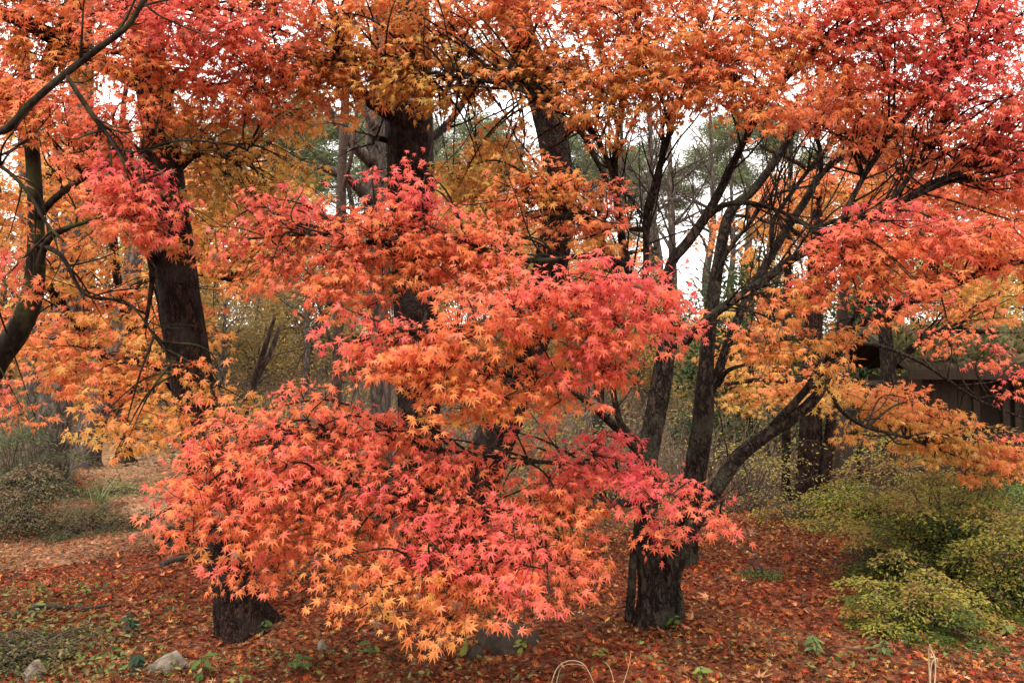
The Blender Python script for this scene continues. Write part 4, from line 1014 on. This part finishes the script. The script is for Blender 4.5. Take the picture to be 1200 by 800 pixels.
shrub('low_shrub', 'low olive shrub at the bend of the path', 105, 628, 120, 52, JN[1:], gj, 6500, .027, clump=.10)
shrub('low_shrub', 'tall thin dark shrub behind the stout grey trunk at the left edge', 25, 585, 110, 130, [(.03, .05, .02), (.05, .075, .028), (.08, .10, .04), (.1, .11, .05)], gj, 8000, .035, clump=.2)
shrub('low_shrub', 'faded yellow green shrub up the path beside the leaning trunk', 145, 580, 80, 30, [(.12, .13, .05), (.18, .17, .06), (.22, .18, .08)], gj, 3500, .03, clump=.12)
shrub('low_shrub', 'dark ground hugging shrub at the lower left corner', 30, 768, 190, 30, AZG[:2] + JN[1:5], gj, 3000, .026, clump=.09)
gy_ = 'thin bushes behind the central maple'
BR = [(.10, .10, .045), (.17, .16, .055), (.24, .21, .06), (.3, .25, .06), (.22, .16, .09)]
for lab, px, py, w, h in (('thin yellow green bush seen between the stems of the central maple', 700, 600, 170, 130), ('thin brown and yellow bush right of the central maple stem', 880, 598, 140, 110), ('thin bush between the thick pine and the crooked pine', 560, 590, 120, 110), ('pale yellow bush behind the reddish trunk', 975, 585, 150, 130), ('thin brown bush below the forked grey tree', 330, 580, 130, 120)):
    shrub('thin_bush', lab, px, py, w, h, BR, gy_, 2600, .035, clump=.2)


# ------------------------------------------------------------------ grass, seedlings, dead stalks
def blades(mb, base, n, L, col, spread=.7, w=.006):
    for _ in range(n):
        a = rng.uniform(0, 2 * math.pi); s = rng.uniform(.2, 1) * spread; l = L * rng.uniform(.6, 1.15)
        b = base + np.array([rng.normal(0, .03), rng.normal(0, .03), -.01])
        t = np.linspace(0, 1, 6)
        X_ = b + np.stack([math.cos(a) * s * l * t ** 1.6, math.sin(a) * s * l * t ** 1.6, l * (t - .45 * s * t ** 2.4)], -1)
        sd = np.array([-math.sin(a), math.cos(a), 0]) * w
        ww = (1 - t ** 2)[:, None] + .05
        V = np.vstack([X_ + sd * ww, X_ - sd * ww]); k = np.arange(5)
        mb.add(V, None, np.stack([k, k + 1, k + 7, k + 6], -1), np.array(col) * rng.uniform(.7, 1.25))


g = G(118, 606)
t_ = thing('grass_tuft', 'pale green arching grass tuft growing in the olive shrub by the path', 'grass', g)
b_ = MB(); blades(b_, g, 60, .55, (.16, .18, .075), .9, .007); b_.build('blades', M['green'], t_)


def seedling(label, px, py, h, n, col, size, group='seedlings on the forest floor'):
    g = G(px, py)
    t = thing('seedling', label, 'plant', g, group)
    d = g[1]; hh = h / F * d
    sb, fb = MB(), MB()
    sb.tube(smooth([np.r_[g - [0, 0, .02], .003], np.r_[g + [.01, 0, hh * .5], .0025], np.r_[g + [.0, .01, hh * .9], .0012]], 4), 5)
    k = np.arange(n); a = k * 2.4 + rng.uniform(0, 6)
    pos = g + np.stack([0 * a, 0 * a, hh * (.3 + .65 * k / n)], -1)
    tip = np.stack([np.cos(a), np.sin(a), rng.uniform(-.5, .35, n)], -1)
    add_leaves(fb, pos, tip, rng.normal(0, .25, (n, 3)) + [0, -.4, 1], size * rng.uniform(.7, 1.2, n), np.array(col) * rng.uniform(.75, 1.25, (n, 1)), 'oval', (.1, .5))
    sb.build('stem', M['twig'], t); fb.build('leaves', M['green'], t)
    return t


YG, GR, BG = (.17, .18, .035), (.065, .105, .027), (.022, .045, .026)
for lab, px, py, h, n, col, sz in (
    ('blue green seedling standing upright above the pale rock', 152, 750, 36, 16, BG, .06), ('blue green seedling directly left of the pale rock', 160, 792, 28, 16, BG, .06),
    ('lime green seedling close right of the pale rock', 236, 796, 30, 7, GR, .075), ('light green seedling with three leaves below the small grey stone', 352, 790, 26, 8, GR, .075), ('yellow seedling against the boulder front', 612, 765, 18, 7, YG, .065),
    ('tall yellow green seedling left of the boulder', 547, 770, 24, 6, YG, .075), ('two leaved seedling under the low orange spray', 432, 770, 22, 5, GR, .06), ('seedling at the foot of the central maple', 790, 738, 20, 8, GR, .055),
    ('spreading seedling patch right of centre near the bottom edge', 955, 770, 26, 16, (.1, .15, .05), .06), ('pale seedling at the bottom edge below the central maple', 820, 796, 18, 8, (.16, .2, .05), .06), ('seedling beside the dead grass stalk', 1035, 770, 22, 12, (.1, .15, .05), .055),
    ('yellow green seedling on the leaves left of the leaning pine', 130, 738, 14, 5, YG, .06), ('small seedling between the path and the leaning pine', 100, 700, 16, 7, (.2, .22, .06), .05), ('green seedling at the foot of the leaning pine', 310, 742, 18, 7, GR, .06),
    ('lone pale seedling under the small forward azalea', 1180, 745, 16, 9, (.18, .2, .06), .055), ('grey green seedling in the lower left corner shrub', 40, 730, 24, 10, (.12, .17, .06), .06), ('lone tiny seedling right of the boulder', 700, 772, 12, 5, YG, .05)):
    seedling(lab, px, py, h, n, col, sz)


def stalks(name, label, paths, r=.006):
    pts0 = paths[0]
    g = G(pts0[0][0], pts0[0][1] if pts0[0][1] < 800 else 830)
    d = g[1]
    t = thing(name, label, 'plant', g, 'dead stalks on the forest floor')
    for pth in paths:
        mb = MB()
        a = np.array([np.r_[P(x, y, d), r * .5 * q] for x, y, q in pth]); a[1:, :3] += rng.normal(0, .006, (len(a) - 1, 3))
        a[0, 2] = H(a[0, 0], a[0, 1]) - .02
        mb.tube(smooth(a, 6), 6); mb.build('stalk', M['straw'], t, True)
    return t


stalks('dead_stalk', 'pale dead stalk bent over in an arch at the bottom edge', [[(640, 806, 1.1), (652, 785, 1.1), (668, 773, 1), (682, 775, .9), (690, 788, .8), (697, 800, .6)], [(648, 806, .7), (655, 786, .7), (672, 776, .6), (688, 780, .5)]], .0058)
stalks('dead_stalk', 'thin forked grey stalk right of the arched one', [[(724, 806, .8), (717, 785, .7), (714, 775, .5)], [(722, 806, .7), (732, 783, .6), (740, 765, .4)]], .005)
stalks('dead_stalk', 'upright bundle of straw blades at the right of the bottom edge', [[(1091, 806, 1), (1090, 780, 1), (1088, 762, .8), (1084, 752, .5)], [(1093, 806, 1), (1096, 778, .9), (1094, 764, .7), (1088, 758, .4)], [(1090, 806, .9), (1092, 782, .8), (1097, 770, .6), (1098, 785, .4)]], .0065)


# ------------------------------------------------------------------ rocks and wood
def rock(name, label, px, py, w, h, dep, mat, seed, group=None):
    g = G(px, py); d = g[1]
    rx, rz = w / F * d / 2, h / F * d
    rg = np.random.default_rng(seed)
    pts = nrm(rg.normal(size=(22, 3))) * rg.uniform(.8, 1.12, (22, 1))
    bm = bmesh.new()
    for q in pts: bm.verts.new(q)
    res = bmesh.ops.convex_hull(bm, input=bm.verts)
    bmesh.ops.delete(bm, geom=[e for e in res['geom_interior'] if isinstance(e, bmesh.types.BMVert)], context='VERTS')
    bmesh.ops.bevel(bm, geom=list(bm.edges), offset=.05, segments=2, affect='EDGES', profile=.6)
    bmesh.ops.triangulate(bm, faces=list(bm.faces))
    bmesh.ops.subdivide_edges(bm, edges=list(bm.edges), cuts=2, use_grid_fill=True)
    bmesh.ops.triangulate(bm, faces=list(bm.faces))
    bm.verts.index_update()
    D = np.array([v.co[:] for v in bm.verts]); D = D * (1 + .035 * wob(D, 3.5, seed) + .02 * wob(D, 9, seed + 2) + .01 * wob(D, 24, seed))[:, None]
    fc = np.array([[v.index for v in f.verts] for f in bm.faces]); bm.free()
    mb = MB(); mb.add(g + D * [rx * 1.05, dep, rz] + [0, dep * .6, -.18 * rz], fc)
    o = mb.build(name, M[mat], None, False, g)
    o.location = tuple(g)
    tag(o, label, 'rock', group)
    return o


rock('boulder', 'dark boulder under the low orange maple spray', 600, 764, 92, 38, .2, 'darkrock', 3)
rock('rock', 'pale angular rock near the bottom left', 190, 790, 50, 30, .12, 'rock', 8)
rock('stone', 'small grey stone right of the foot of the leaning pine', 377, 766, 18, 20, .05, 'rock', 9)
rock('stone', 'grey stone half buried at the lower left corner', 26, 798, 40, 26, .08, 'rock', 12)
rock('stone', 'small stone directly left of the boulder beside a yellow seedling', 556, 774, 24, 20, .06, 'darkrock', 15)
rock('stone', 'white pebble left of the blue green seedlings', 100, 730, 9, 6, .02, 'rock', 21)

g = G(205, 640)
st = thing('tree_stump', 'low weathered stump with a snapped root behind the leaning pine', 'stump', g)
sm = MB(); rr = np.array([(0, .16), (.04, .13), (.1, .115), (.16, .12), (.19, .105)])
sm.tube(np.array([np.r_[g + [.03 * z * 5, 0, z - .03], r] for z, r in rr]), 14, rough=.12, seed=2); sm.build('trunk', M['maple'], st, True)
for pts in ([(200, 626, 8, 6), (190, 627, 7.9, 4.5), (176, 629, 7.8, 2)], [(208, 622, 8, 6), (216, 612, 8, 4), (222, 606, 8, 2.5)]):
    a = px_path(pts); a[:, :3] += (g + np.array([0, 0, .11]) - a[0, :3])
    mb = MB(); mb.tube(smooth(a, 5), 7, rough=.1); mb.build('root', M['maple'], st, True)


def stick(label, x0, y0, x1, y1, r, mat='twig'):
    a, b = G(x0, y0), G(x1, y1)
    t = np.linspace(0, 1, 7)[:, None]
    p = a * (1 - t) + b * t; p[:, 0] += rng.normal(0, .02, 7); p[:, 1] += rng.normal(0, .03, 7)
    p[:, 2] = H(p[:, 0], p[:, 1]) + r * 1.1 + .006
    mb = MB(); mb.tube(smooth(np.hstack([p, r * np.linspace(1, .5, 7)[:, None]]), 4), 7, rough=.08)
    o = mb.build('fallen_branch', M[mat], None, True, a); o.location = tuple(a)
    tag(o, label, 'branch', 'branches lying on the leaves')


stick('fallen branch lying across the leaves left of the leaning pine', 35, 716, 135, 712, .018, 'darkwood')
stick('dark fallen branch behind the foot of the leaning pine', 195, 664, 262, 652, .03, 'darkwood')
stick('thin fallen branch right of the leaning pine foot', 340, 672, 440, 684, .02, 'darkwood')
stick('thin bent twig lying on the red leaves right of the central maple', 935, 698, 985, 745, .006)
stick('grey twig lying in the lower left corner', 0, 782, 48, 752, .008, 'greytwig')
